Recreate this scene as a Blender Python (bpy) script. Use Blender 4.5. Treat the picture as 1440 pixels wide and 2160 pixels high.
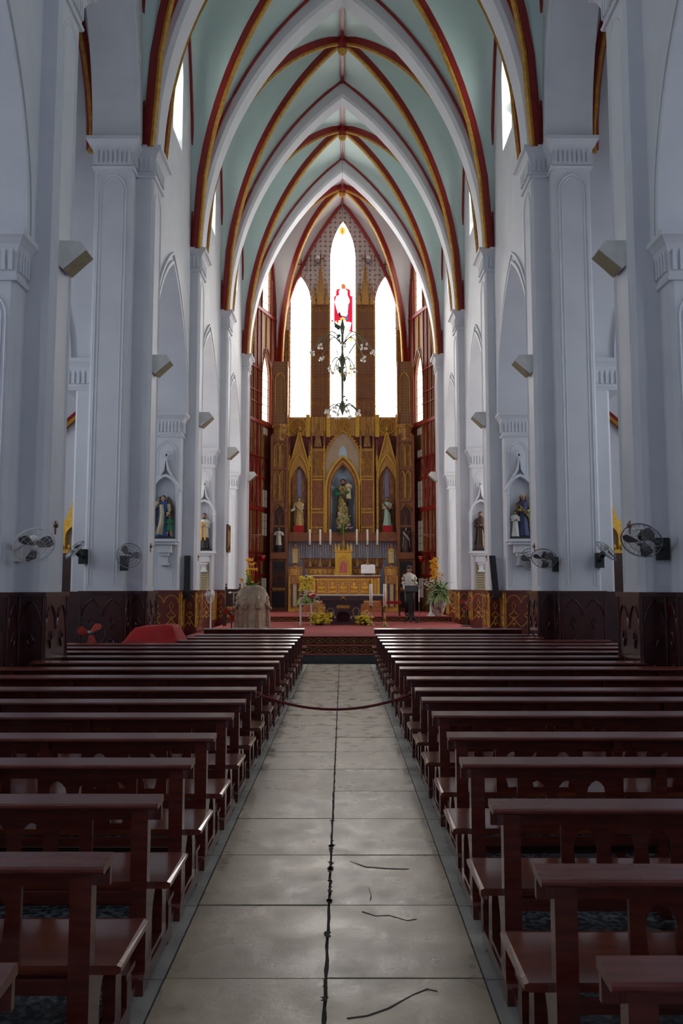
import bpy, bmesh, math, random
from math import sin, cos, tan, atan, pi, sqrt, asin
from mathutils import Vector, Matrix
from mathutils.geometry import tessellate_polygon
random.seed(7)
S = bpy.context.scene
for o in list(bpy.data.objects): bpy.data.objects.remove(o)
C = S.collection
# ------------------------------------------------------------------ camera
F = 1743.0; PITCH = math.radians(5.28); CZ = 1.7; CX = 722.0
cam = bpy.data.cameras.new('camera'); camo = bpy.data.objects.new('camera', cam); C.objects.link(camo)
cam.sensor_fit = 'VERTICAL'; cam.sensor_height = 36.0; cam.lens = 36.0 * F / 2160.0
cam.clip_start = 0.05; cam.clip_end = 200
camo.location = (0, 0, CZ); camo.rotation_euler = (pi/2 + PITCH, 0, 2.0/F)
S.camera = camo
# ------------------------------------------------------------------ light and exposure
S.view_settings.view_transform = 'Standard'
S.view_settings.look = 'None'
S.view_settings.gamma = 1.0
S.view_settings.use_curve_mapping = False
S.view_settings.exposure = 0.0
w = bpy.data.worlds.new('sky'); S.world = w; w.use_nodes = True
bg = w.node_tree.nodes['Background']; bg.inputs[0].default_value = (0.60, 0.70, 0.95, 1); bg.inputs[1].default_value = 1.5
E_APSE = 9.0; E_SIDE = 3.2; E_CLER = 30.0; E_AISLE = 4.0; E_CHOIR_FILL = 5.0

def W(px, py, Y):
    z = CZ + Y*tan(PITCH + atan((1080-py)/F))
    d = Y*cos(PITCH) + (z-CZ)*sin(PITCH)
    return Vector(((px-CX)/F*d, Y, z))
# ------------------------------------------------------------------ materials
def mat(name, col, rough=.6, col2=None, scale=6.0, metal=0.0, bump=0.0, coat=0.0, spec=.5, stretch=(1,1,1), detail=4, lo=.35, hi=.65):
    m = bpy.data.materials.new(name); m.use_nodes = True
    nt = m.node_tree; p = nt.nodes['Principled BSDF']
    p.inputs['Roughness'].default_value = rough; p.inputs['Metallic'].default_value = metal
    p.inputs['Coat Weight'].default_value = coat; p.inputs['Coat Roughness'].default_value = .12
    p.inputs['Specular IOR Level'].default_value = spec
    if col2 is None: col2 = tuple(c*.88 for c in col)
    tc = nt.nodes.new('ShaderNodeTexCoord'); mp = nt.nodes.new('ShaderNodeMapping'); mp.inputs['Scale'].default_value = stretch
    nt.links.new(tc.outputs['Object'], mp.inputs[0])
    n = nt.nodes.new('ShaderNodeTexNoise'); n.inputs['Scale'].default_value = scale; n.inputs['Detail'].default_value = detail
    nt.links.new(mp.outputs[0], n.inputs['Vector'])
    r = nt.nodes.new('ShaderNodeValToRGB'); r.color_ramp.elements[0].position = lo; r.color_ramp.elements[1].position = hi
    r.color_ramp.elements[0].color = (*col, 1); r.color_ramp.elements[1].color = (*col2, 1)
    nt.links.new(n.outputs['Fac'], r.inputs[0]); nt.links.new(r.outputs[0], p.inputs['Base Color'])
    if bump:
        b = nt.nodes.new('ShaderNodeBump'); b.inputs['Strength'].default_value = bump; b.inputs['Distance'].default_value = .02
        nt.links.new(n.outputs['Fac'], b.inputs['Height']); nt.links.new(b.outputs[0], p.inputs['Normal'])
    return m
def emis(name, col, strength, col2=None, scale=3.0, base=(.8,.8,.8)):
    m = bpy.data.materials.new(name); m.use_nodes = True
    nt = m.node_tree; p = nt.nodes['Principled BSDF']; p.inputs['Base Color'].default_value = (*base, 1); p.inputs['Roughness'].default_value = .2
    p.inputs['Emission Strength'].default_value = strength; p.inputs['Emission Color'].default_value = (*col, 1)
    if col2:
        tc = nt.nodes.new('ShaderNodeTexCoord'); v = nt.nodes.new('ShaderNodeTexVoronoi'); v.inputs['Scale'].default_value = scale
        nt.links.new(tc.outputs['Object'], v.inputs['Vector'])
        sp = nt.nodes.new('ShaderNodeSeparateColor'); nt.links.new(v.outputs['Color'], sp.inputs[0])
        r = nt.nodes.new('ShaderNodeValToRGB'); cr = r.color_ramp; cr.interpolation = 'CONSTANT'
        cr.elements[0].color = (*col, 1); cr.elements[1].position = .36; cr.elements[1].color = (*col2[0], 1)
        for i, c in enumerate(col2[1:]):
            e = cr.elements.new(.36 + .62*(i+1)/len(col2)); e.color = (*c, 1)
        nt.links.new(sp.outputs[0], r.inputs[0])
        ve = nt.nodes.new('ShaderNodeTexVoronoi'); ve.feature = 'DISTANCE_TO_EDGE'; ve.inputs['Scale'].default_value = scale
        nt.links.new(tc.outputs['Object'], ve.inputs['Vector'])
        gt = nt.nodes.new('ShaderNodeMath'); gt.operation = 'GREATER_THAN'; gt.inputs[1].default_value = .055
        nt.links.new(ve.outputs['Distance'], gt.inputs[0])
        mx = nt.nodes.new('ShaderNodeMix'); mx.data_type = 'RGBA'; mx.inputs[6].default_value = (.01,.01,.01,1)
        nt.links.new(gt.outputs[0], mx.inputs[0]); nt.links.new(r.outputs[0], mx.inputs[7])
        nt.links.new(mx.outputs[2], p.inputs['Emission Color'])
    return m
M = {}
M['plaster'] = mat('white_plaster', (.68,.70,.75), .55, (.63,.65,.71), 1.5, bump=.05)
M['wallw'] = mat('white_wall', (.66,.67,.72), .6, (.61,.62,.68), 1.2)
M['web'] = mat('teal_lit_vault_paint', (.64,.80,.78), .6, (.60,.77,.76), .8)  # teal cast of the clerestory light mixed into the base colour
M['webw'] = mat('apse_vault_paint', (.62,.62,.62), .6, (.58,.58,.59), .8)
M['red'] = mat('dark_red_paint', (.30,.012,.010), .4, (.22,.010,.014), 5)
M['gold'] = mat('gold_paint', (.60,.33,.04), .38, (.44,.20,.025), 10, metal=.15)
M['goldb'] = mat('bright_gold', (.72,.44,.05), .3, (.58,.30,.03), 14, metal=.3)
M['wood'] = mat('lacquered_pew_wood', (.105,.018,.010), .24, (.065,.011,.007), 5, coat=.55, stretch=(1,9,9))
M['seat'] = mat('worn_seat_wood', (.17,.038,.014), .22, (.09,.017,.010), 3, coat=.55, stretch=(1,6,6))
M['woodd'] = mat('dark_shaded_panel_wood', (.055,.008,.008), .3, (.03,.005,.006), 4, coat=.2)  # darkened for the shade on the near wainscots; also the draped block
M['woodr'] = mat('red_panel_wood', (.17,.022,.010), .28, (.12,.015,.008), 4, coat=.5)
M['slab'] = None # mat('worn_cement_slab', (.29,.25,.195), .38, (.15,.125,.095), 2.6, bump=.35, spec=.4, detail=9, lo=.3, hi=.7)
def slabmat():
    m = mat('worn_cement_slab', (.52,.42,.29), .38, (.33,.26,.18), 3.4, spec=.55, detail=6, lo=.28, hi=.72)
    nt = m.node_tree; p = nt.nodes['Principled BSDF']; tc = [n for n in nt.nodes if n.type == 'TEX_COORD'][0]
    ramp = [n for n in nt.nodes if n.type == 'VALTORGB'][0]
    f = nt.nodes.new('ShaderNodeTexNoise'); f.inputs['Scale'].default_value = 38; f.inputs['Detail'].default_value = 6; f.inputs['Roughness'].default_value = .7
    nt.links.new(tc.outputs['Object'], f.inputs['Vector'])
    r2 = nt.nodes.new('ShaderNodeValToRGB'); r2.color_ramp.elements[0].position = .22; r2.color_ramp.elements[1].position = .55
    r2.color_ramp.elements[0].color = (.45,.42,.38,1); r2.color_ramp.elements[1].color = (1,1,1,1); nt.links.new(f.outputs['Fac'], r2.inputs[0])
    mx = nt.nodes.new('ShaderNodeMix'); mx.data_type = 'RGBA'; mx.blend_type = 'MULTIPLY'; mx.inputs[0].default_value = .30
    nt.links.new(ramp.outputs[0], mx.inputs[6]); nt.links.new(r2.outputs[0], mx.inputs[7]); nt.links.new(mx.outputs[2], p.inputs['Base Color'])
    g = nt.nodes.new('ShaderNodeTexNoise'); g.inputs['Scale'].default_value = 4.5; g.inputs['Detail'].default_value = 7; nt.links.new(tc.outputs['Object'], g.inputs['Vector'])
    mr = nt.nodes.new('ShaderNodeMapRange'); mr.inputs[1].default_value = .3; mr.inputs[2].default_value = .7; mr.inputs[3].default_value = .22; mr.inputs[4].default_value = .40
    nt.links.new(g.outputs['Fac'], mr.inputs[0]); nt.links.new(mr.outputs[0], p.inputs['Roughness'])
    b = nt.nodes.new('ShaderNodeBump'); b.inputs['Strength'].default_value = .12; b.inputs['Distance'].default_value = .012
    ad = nt.nodes.new('ShaderNodeMath'); ad.operation = 'ADD'; nt.links.new(g.outputs['Fac'], ad.inputs[0]); nt.links.new(f.outputs['Fac'], ad.inputs[1])
    nt.links.new(ad.outputs[0], b.inputs['Height']); nt.links.new(b.outputs[0], p.inputs['Normal'])
    return m
M['slab'] = slabmat()
M['joint'] = mat('dark_joint', (.035,.028,.025), .8)
M['strip'] = mat('cement_strip', (.42,.40,.35), .5, (.26,.25,.23), 4, bump=.1, detail=8)
M['granite'] = mat('speckled_grey_granite', (.020,.026,.034), .25, (.14,.165,.18), 26, detail=6, lo=.42, hi=.60)
M['carpet'] = mat('red_carpet', (.34,.05,.045), .9, (.27,.035,.035), 12)
M['riser'] = mat('dark_riser', (.06,.02,.012), .5, (.10,.035,.015), 10)
M['plinth'] = mat('grey_stone_plinth', (.07,.08,.085), .4, (.05,.055,.06), 8)
M['reredos'] = mat('brown_gilt_panel', (.20,.072,.022), .45, (.36,.17,.035), 9, stretch=(1,1,.5), detail=6, lo=.40, hi=.66)
M['rered'] = mat('crimson_field', (.20,.018,.030), .5, (.15,.015,.02), 6)
M['brown'] = mat('carved_brown', (.20,.055,.022), .4, (.29,.10,.03), 12)
M['dbrown'] = mat('dark_brown_wood', (.055,.018,.014), .4, (.035,.012,.01), 6)
M['tan'] = mat('tan_plaster', (.42,.30,.20), .6, (.36,.26,.17), 5)
M['blue'] = mat('pale_blue_plaster', (.40,.52,.62), .6, (.36,.48,.58), 4)
M['bluec'] = mat('grey_blue_cloth', (.40,.42,.52), .8, (.33,.35,.45), 3, stretch=(8,1,1))
M['white'] = mat('white_enamel', (.78,.78,.76), .35)
M['cream'] = mat('cream_plaque', (.36,.32,.20), .5, (.31,.27,.17), 9)
M['black'] = mat('black_plastic', (.012,.013,.015), .4)
M['grey'] = mat('grey_metal', (.25,.25,.27), .3, metal=.7)
M['chrome'] = mat('chrome', (.7,.7,.7), .15, metal=1)
M['wax'] = mat('white_wax', (.75,.73,.68), .5)
M['brass'] = mat('aged_brass', (.34,.22,.07), .35, (.22,.14,.05), 12, metal=.6)
M['redcloth'] = mat('bright_red_cloth', (.42,.006,.008), .75, (.32,.004,.006), 5)
M['rope'] = mat('dark_red_rope', (.16,.006,.008), .7)
M['stone'] = mat('carved_limestone', (.60,.52,.38), .7, (.42,.34,.24), 6, bump=.2)
M['stoneb'] = mat('carved_figure_stone', (.44,.28,.18), .7, (.32,.20,.13), 9, bump=.2)
M['leaf'] = mat('green_leaf', (.06,.17,.025), .5, (.14,.27,.05), 9)
M['fern'] = mat('pale_green_fern', (.30,.40,.15), .6, (.45,.48,.28), 20)
M['yellow'] = mat('yellow_petals', (.72,.48,.02), .6, (.62,.60,.05), 20)
M['orange'] = mat('orange_petals', (.75,.30,.01), .6, (.75,.45,.02), 20)
M['pink'] = mat('pink_petals', (.60,.28,.42), .6, (.72,.50,.55), 20)
M['redfl'] = mat('red_petals', (.60,.02,.02), .6)
M['whitefl'] = mat('white_petals', (.72,.72,.62), .6)
M['skin'] = mat('skin_tone', (.42,.20,.13), .5)
M['skinl'] = mat('pale_skin_tone', (.58,.36,.27), .5)
M['hair'] = mat('dark_brown_hair', (.035,.018,.012), .5)
M['sblue'] = mat('blue_robe', (.03,.12,.36), .5, (.02,.09,.28), 8)
M['sgreen'] = mat('green_tunic', (.015,.22,.10), .5)
M['scream'] = mat('cream_robe', (.60,.52,.32), .5, (.5,.42,.25), 8)
M['sbrown'] = mat('brown_habit', (.075,.035,.022), .55, (.05,.022,.016), 8)
M['sblack'] = mat('black_robe', (.016,.016,.022), .5)
M['sochre'] = mat('ochre_robe', (.45,.27,.07), .5, (.55,.36,.12), 8)
M['smint'] = mat('mint_robe', (.38,.52,.42), .5, (.30,.45,.36), 8)
M['solive'] = mat('olive_gold_mantle', (.40,.33,.08), .5, (.12,.09,.04), 7, lo=.42, hi=.58)
M['snavy'] = mat('navy_robe', (.03,.04,.13), .5)
M['swhite'] = mat('white_robe', (.66,.65,.60), .5)
M['wing'] = mat('grey_brown_wing', (.16,.12,.085), .6, (.09,.07,.05), 14)
M['porcelain'] = mat('painted_porcelain', (.55,.50,.47), .3, (.30,.12,.10), 7, lo=.45, hi=.6)
M['granitealtar'] = mat('dark_red_altar_marble', (.075,.028,.030), .3, (.055,.02,.022), 9)
M['lace'] = mat('altar_cloth', (.62,.66,.64), .8)
M['paper'] = mat('white_page', (.72,.70,.72), .8)
M['redglass'] = mat('red_glass', (.45,.0,.008), .15, coat=.6)
M['orangebl'] = mat('orange_fan_blade', (.55,.04,.015), .4)
M['fanglass'] = mat('grey_fan_blade', (.14,.14,.15), .35)
M['lantglass'] = mat('pale_lantern_glass', (.45,.43,.33), .15, coat=.5)
M['ledge'] = mat('polished_ledge_wood', (.15,.034,.024), .26, (.10,.022,.016), 5, coat=.35, stretch=(1,9,9))
M['lead'] = mat('lead_bar', (.10,.06,.03), .6)
M['greenmetal'] = mat('green_bronze', (.10,.12,.07), .4, metal=.4)
M['crystal'] = mat('chandelier_crystal', (.75,.72,.65), .08, spec=.9, coat=.8)
M['g_apse'] = emis('apse_glass', (1,.98,.95), E_APSE)
M['g_side'] = emis('apse_side_glass', (1,.97,.90), E_SIDE)
M['g_cler'] = emis('clerestory_glass', (.95,1,.92), E_CLER, [(.022,.026,.020),(.034,.026,.006),(.010,.014,.016),(.030,.036,.030),(.006,.008,.006)], 7)
M['g_choir_fill'] = emis('choir_fill_glass', (1,.95,.86), E_CHOIR_FILL)  # glow of invented windows, added as fill for the sanctuary
M['g_aisle'] = emis('aisle_glass', (.9,.95,1), E_AISLE)
M['g_red'] = emis('red_stained_glass', (.9,.02,.06), .75, base=(.3,.0,.01))
M['g_orange'] = emis('orange_stained_glass', (.9,.22,.02), .8, base=(.3,.05,.01))
M['g_blue'] = emis('blue_stained_glass', (.05,.30,.8), .7, base=(.02,.05,.2))
M['g_dark'] = emis('dark_green_stained_glass', (.03,.05,.04), .5, base=(.02,.02,.02))
M['g_amber'] = emis('amber_stained_glass', (.9,.6,.10), 1.2, base=(.3,.2,.02))
M['g_dim'] = emis('dim_stained_glass', (.55,.46,.40), .16, base=(.3,.25,.2))
M['g_niche'] = emis('blue_niche_glass', (.30,.32,.55), .05, base=(.15,.15,.25))

def lacemat(name, cols, scale, p0=.40):
    # painted scallop lace: two voronoi rings
    m = mat(name, cols[0], .6, cols[1], scale)
    nt = m.node_tree; p = nt.nodes['Principled BSDF']; tc = [n for n in nt.nodes if n.type == 'TEX_COORD'][0]
    v = nt.nodes.new('ShaderNodeTexVoronoi'); v.inputs['Scale'].default_value = scale; v.inputs['Randomness'].default_value = .12
    nt.links.new(tc.outputs['Object'], v.inputs['Vector'])
    r = nt.nodes.new('ShaderNodeValToRGB'); r.color_ramp.elements[0].position = p0; r.color_ramp.elements[1].position = p0+.07
    r.color_ramp.elements[0].color = (*cols[0], 1); r.color_ramp.elements[1].color = (*cols[1], 1)
    nt.links.new(v.outputs['Distance'], r.inputs[0]); nt.links.new(r.outputs[0], p.inputs['Base Color'])
    return m
M['lacetop'] = lacemat('wall_lace_stencil', ((.52,.49,.48),(.27,.14,.09)), 4.4, .50)
M['lacebrown'] = lacemat('brown_gilt_stencil', ((.21,.09,.04),(.30,.145,.05)), 8.0)
M['lacegold'] = lacemat('gold_stencil', ((.28,.11,.03),(.46,.24,.05)), 9.5)
# ------------------------------------------------------------------ mesh builder
ORG = {}
class B:
    def __init__(s): s.v = []; s.f = []
    def add(s, vs, fs):
        k = len(s.v); s.v += [tuple(p) for p in vs]; s.f += [tuple(i+k for i in f) for f in fs]; return s
    def box(s, x0, x1, y0, y1, z0, z1):
        return s.add([(x0,y0,z0),(x1,y0,z0),(x1,y1,z0),(x0,y1,z0),(x0,y0,z1),(x1,y0,z1),(x1,y1,z1),(x0,y1,z1)],
                     [(3,2,1,0),(4,5,6,7),(0,1,5,4),(1,2,6,5),(2,3,7,6),(3,0,4,7)])
    def rings(s, R, closed=True, caps=True):
        n = len(R[0]); vs = [p for r in R for p in r]; fs = []
        for i in range(len(R)-1):
            for j in range(n if closed else n-1):
                a = i*n+j; b = i*n+(j+1) % n; fs.append((a, b, b+n, a+n))
        if caps: fs.append(tuple(range(n))[::-1]); fs.append(tuple(range((len(R)-1)*n, len(R)*n)))
        return s.add(vs, fs)
    def lathe(s, prof, c=(0,0,0), n=14, sx=1, sy=1):
        return s.rings([[(c[0]+r*sx*cos(2*pi*j/n), c[1]+r*sy*sin(2*pi*j/n), c[2]+z) for j in range(n)] for r, z in prof])
    def ell(s, c, r, n=10, m=7):
        return s.rings([[(c[0]+r[0]*sin(pi*(i+.02)/(m+.04))*cos(2*pi*j/n), c[1]+r[1]*sin(pi*(i+.02)/(m+.04))*sin(2*pi*j/n), c[2]-r[2]*cos(pi*(i+.02)/(m+.04))) for j in range(n)] for i in range(m+1)])
    def tube(s, P, r, n=6, closed=False):
        P = [Vector(p) for p in P]; N = len(P); R = []
        for i, p in enumerate(P):
            a = P[i-1] if (i > 0 or closed) else p; b = P[(i+1) % N] if (i < N-1 or closed) else p
            t = (b-a).normalized(); up = Vector((0,0,1)) if abs(t.z) < .9 else Vector((0,1,0))
            u = t.cross(up).normalized(); v = u.cross(t); rr = r[i] if isinstance(r, (list, tuple)) else r
            R.append([p+u*rr*cos(2*pi*j/n)+v*rr*sin(2*pi*j/n) for j in range(n)])
        if closed: R.append(R[0])
        return s.rings(R, caps=not closed)
    def bar(s, P, prof, side):
        # sweep a profile [(a along side, b along normal)] along P ; side = fixed vector
        P = [Vector(p) for p in P]; sd = Vector(side).normalized(); R = []
        for i, p in enumerate(P):
            t = (P[min(i+1, len(P)-1)]-P[max(i-1, 0)]).normalized(); nn = t.cross(sd).normalized()
            s2 = nn.cross(t).normalized()
            R.append([p+s2*a+nn*b for a, b in prof])
        return s.rings(R)
    def plate(s, outer, holes, fr, d0, d1):
        loops = [outer]+list(holes); flat = [p for l in loops for p in l]
        tri = tessellate_polygon([[Vector((p[0], p[1], 0)) for p in l] for l in loops])
        n = len(flat); vs = [fr(p[0], p[1], d0) for p in flat]+[fr(p[0], p[1], d1) for p in flat]
        fs = [tuple(t) for t in tri]+[(t[2]+n, t[1]+n, t[0]+n) for t in tri]
        k = 0
        for l in loops:
            m = len(l)
            for i in range(m):
                a = k+i; b = k+(i+1) % m; fs.append((a, b, b+n, a+n))
            k += m
        return s.add(vs, fs)
    def build(s, name, m, parent=None, smooth=False, label=None, fix=True, **props):
        org = ORG.get(parent.name, Vector()) if parent else Vector()
        me = bpy.data.meshes.new(name); me.from_pydata([(p[0]-org[0], p[1]-org[1], p[2]-org[2]) for p in s.v], [], s.f)
        if fix:
            bm = bmesh.new(); bm.from_mesh(me); bmesh.ops.recalc_face_normals(bm, faces=bm.faces); bm.to_mesh(me); bm.free()
        me.materials.append(M[m] if isinstance(m, str) else m)
        if smooth: me.polygons.foreach_set('use_smooth', [True]*len(me.polygons))
        o = bpy.data.objects.new(name, me); C.objects.link(o)
        if parent: o.parent = parent; ORG[o.name] = org
        if label: o['label'] = label
        for k, v in props.items(): o[k] = v
        return o
def thing(name, label, cat, loc=(0,0,0), group=None, local=False, rz=0):
    o = bpy.data.objects.new(name, None); C.objects.link(o); o.location = loc; o.rotation_euler.z = rz
    o.empty_display_size = .1
    o['label'] = label; o['category'] = cat
    if group: o['group'] = group
    ORG[o.name] = Vector((0,0,0)) if local else Vector(loc)
    return o
def tag(o, label, cat, group=None):
    o['label'] = label; o['category'] = cat
    if group: o['group'] = group
    return o
def struct(o): o['kind'] = 'structure'; return o
def ctree(o, parent=None):
    c = o.copy(); C.objects.link(c); c.parent = parent
    for ch in o.children: ctree(ch, c)
    return c
def arc(a, h, n=14):
    """left half of a pointed arch, half-span a, rise h: [(x,z)] from (-a,0) to (0,h)"""
    R = (a*a+h*h)/(2*a); th = asin(min(1, h/R))
    if h > R: th = pi-th
    return [(R-a-R*cos(th*i/n), R*sin(th*i/n)) for i in range(n+1)]
def lancet(cx, a, z0, zs, zt, n=12):
    L = [(cx+x, zs+z) for x, z in arc(a, zt-zs, n)]
    Rr = [(2*cx-x, z) for x, z in L[::-1][1:]]
    return [(cx-a, z0)]+L+Rr+[(cx+a, z0)]
def archline(cx, a, zs, h, n=14):
    L = [(cx+x, zs+z) for x, z in arc(a, h, n)]
    return L+[(2*cx-x, z) for x, z in L[::-1][1:]]
def ell_ring(cx, cz, r, n=12): return [(cx+r*cos(2*pi*i/n), cz+r*sin(2*pi*i/n)) for i in range(n)]
ORD = ['first','second','third','fourth','fifth','sixth','seventh','eighth','ninth','tenth','eleventh','twelfth','thirteenth','fourteenth','fifteenth','sixteenth','seventeenth','eighteenth','nineteenth','twentieth']
SIDE = {-1:'left', 1:'right'}
# ------------------------------------------------------------------ main dimensions
PY = [5.45, 10.9, 16.35, 21.75, 27.2, 33.0]       # pillar lines
XW = 4.05; XN = 3.8                                # wall plane, pilaster face
ZC = 11.1                                          # capital top of the nave pilasters
APX = 19.45                                        # vault ridge
ZA = 6.2                                           # arcade springing
FLS = .58; FLP = .75                               # sanctuary floors
YE = 36.8                                          # apse end wall
def zcy(y): return ZC-.033*max(0, 33.0-y)
def apy(y): return APX-.065*max(0, 33.0-y)
def drop(sv, t):
    h = APX-ZC; R = (XW*XW+h*h)/(2*XW); x = abs(t)*XW
    g = 1-sqrt(max(0, R*R-(x+R-XW)**2))/h
    h2 = sqrt(max(0, R*R-(abs(sv)*XW+R-XW)**2))/h
    return (.62*(1-h2)+.38*(1-sqrt(max(0, 1-sv*sv))))*g
def zT(u, y):
    h = APX-ZC; R = (XW*XW+h*h)/(2*XW); x = abs(u)*XW
    return zcy(y)+sqrt(max(0, R*R-(x+R-XW)**2))/h*(apy(y)-zcy(y))
# ------------------------------------------------------------------ floor
fl = struct(B().box(-9.2, 9.2, -3, 37.2, -.2, 0).build('floor', 'granite'))
b = B().box(-.775, .615, 1.2, 19.0, 0, .004); b.build('slab_bed', 'joint', fl)
rows = [1.26+.8333*i for i in range(22)]
xc = -.072
for i, y in enumerate(rows[:-1]):
    if rows[i] > 18.95: break
    y1 = min(rows[i+1], 19.0)
    for s in (-1, 1):
        xa, xb = (-.768, xc-.006) if s < 0 else (xc+.006, .61)
        b = B(); n = 10; top = []
        # ragged outline along the middle joint
        inner = [((xb if s < 0 else xa)-s*-1*0+random.choice([0,0,.0,.002,.005])*s, y+.007+(y1-y-.014)*k/n) for k in range(n+1)]
        outer = [((xa if s < 0 else xb), y1-.007), ((xa if s < 0 else xb), y+.007)]
        poly = inner+outer
        b.plate(poly, [], lambda u, v, d: (u, v, d), .003, .011+random.random()*.004)
        b.build('floor_slab', 'slab', fl)
for s in (-1, 1):
    xa = -.90 if s < 0 else .615
    for k in range(21):
        y = 1.26+.8333*k
        B().box(xa+.004, xa+.121, y+.004, min(y+.829, 19.0), 0, .009).build('border_slab', 'strip', fl)
cr = B()
for P in ([(.10,4.50),(.17,4.44),(.24,4.45),(.33,4.38),(.38,4.40)], [(.02,3.42),(.10,3.44),(.19,3.50),(.29,3.61),(.36,3.66),(.40,3.64)], [(.05,5.30),(.14,5.20),(.27,5.17),(.40,5.16)], [(.15,4.85),(.16,4.72),(.15,4.66)]):
    L = [(x+random.uniform(-.006,.006), y+.006) for x, y in P]; R = [(x, y-.004) for x, y in P[::-1]]
    cr.plate(L+R, [], lambda u, v, d: (u, v, d), .0145, .0155)
cr.build('crack', 'joint', fl)
cr = B()
for k in range(26):
    y = random.choice([4.75,5.05,4.9,4.1,3.5,3.75,5.2,5.6,4.2,6.3])+random.uniform(-.12,.12); r = random.uniform(.006,.02)
    cr.plate([(xc+r*random.uniform(.6,1.5)*cos(t)+random.uniform(-.008,.008), y+r*1.6*sin(t)) for t in [i*pi/4 for i in range(8)]], [], lambda u, v, d: (u, v, d), .0150, .0158)
cr.build('chipped_joint', 'joint', fl)
# dark marble inlay between the pews
for s in (-1, 1):
    for k in range(10):
        y = 1.5+1.25*k
        for j in range(3):
            x = s*(1.5+1.1*j)
            B().plate([(x-.42, y), (x, y-.36), (x+.42, y), (x, y+.36)], [], lambda u, v, d: (u, v, d), 0, .006).build('marble_inlay', 'plinth' if (k+j) % 2 else 'strip', fl)
# sanctuary steps
sp = thing('sanctuary_platform', 'raised sanctuary platform with red carpet and gilt patterned steps', 'platform', (0,19.0,0))
def slabp(y0, z0, z1, xm=3.70):
    return B().plate([(-xm, y0), (xm, y0), (xm, 33.6), (2.94, 36.72), (-2.94, 36.72), (-xm, 33.6)], [], lambda u, v, d: (u, v, d), z0, z1)
slabp(19.0, 0, .19).build('stone_plinth', 'plinth', sp)
slabp(19.30, .19, .365).build('step_riser', 'riser', sp)
slabp(19.62, .385, .56).build('step_riser', 'riser', sp)
slabp(19.27, .365, .385).build('step_nosing', 'carpet', sp)
B().box(-3.70, 3.70, 18.98, 19.30, .19, .205).build('step_carpet', 'carpet', sp)
slabp(19.58, .56, .58).build('carpet', 'carpet', sp)
for yy, z0, z1 in ((19.30, .205, .36), (19.62, .39, .555)):
    b = B(); zc = (z0+z1)/2
    for k in range(-13, 14):
        x = k*.27
        ring = [(x+.12*cos(t), yy-.004, zc+.055*sin(t)) for t in [i*pi/6 for i in range(12)]]
        b.tube(ring, .009, 4, closed=True); b.box(x-.03, x+.03, yy-.012, yy, zc-.012, zc+.012)
    b.build('gilt_lozenge_band', 'gold', sp, kind='stuff')
slabp(28.2, .58, .73).build('upper_step', 'riser', sp)
slabp(28.16, .73, .75).build('upper_carpet', 'carpet', sp)
b = B()
for k in range(-13, 14):
    x = k*.27
    b.tube([(x+.12*cos(t), 28.195, .655+.05*sin(t)) for t in [i*pi/6 for i in range(12)]], .009, 4, closed=True)
b.build('gilt_lozenge_band', 'gold', sp, kind='stuff')
B().box(-1.62, 1.62, 33.4, 35.2, .75, .95).build('predella_step', 'brown', sp)
B().box(-1.58, 1.58, 33.7, 35.2, .95, 1.15).build('predella_step', 'brown', sp)
# ------------------------------------------------------------------ nave walls
def windowset(name_n, fr, cx, a, z0, zs, zt, glass, bars, depth, parent_struct, rowsn, frame='gold', bt=.012):
    """window: gilded frame, panes between saddle bars"""
    w_ = struct(B().plate(lancet(cx, a+.07, z0-.07, zs, zt+.12), [lancet(cx, a-.0, z0, zs, zt)], fr, depth-.04, depth+.05).build('window_%d' % name_n, frame))
    zz = [z0+(zt-z0)*k/rowsn for k in range(rowsn+1)]
    def halfw(z):
        if z <= zs: return a
        h = zt-zs; R = (a*a+h*h)/(2*a); return max(0, sqrt(max(0, R*R-(z-zs)**2))-(R-a))
    for k in range(rowsn):
        lo, hi = zz[k]+.008, zz[k+1]-.008
        pts = [lo+(hi-lo)*i/4 for i in range(5)]
        poly = [(cx-halfw(z), z) for z in pts]+[(cx+halfw(z), z) for z in pts[::-1]]
        if halfw(hi) < 1e-3: poly = [(cx-halfw(z), z) for z in pts]+[(cx+halfw(z), z) for z in pts[::-1][1:]]
        B().plate(poly, [], fr, depth, depth+.01).build('pane', glass, w_)
        if k: B().plate([(cx-halfw(zz[k]), zz[k]-bt), (cx+halfw(zz[k]), zz[k]-bt), (cx+halfw(zz[k]), zz[k]+bt), (cx-halfw(zz[k]), zz[k]+bt)], [], fr, depth-.002-bt, depth-.002).build('saddle_bar', bars, w_)
    return w_
wn = 1
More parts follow.
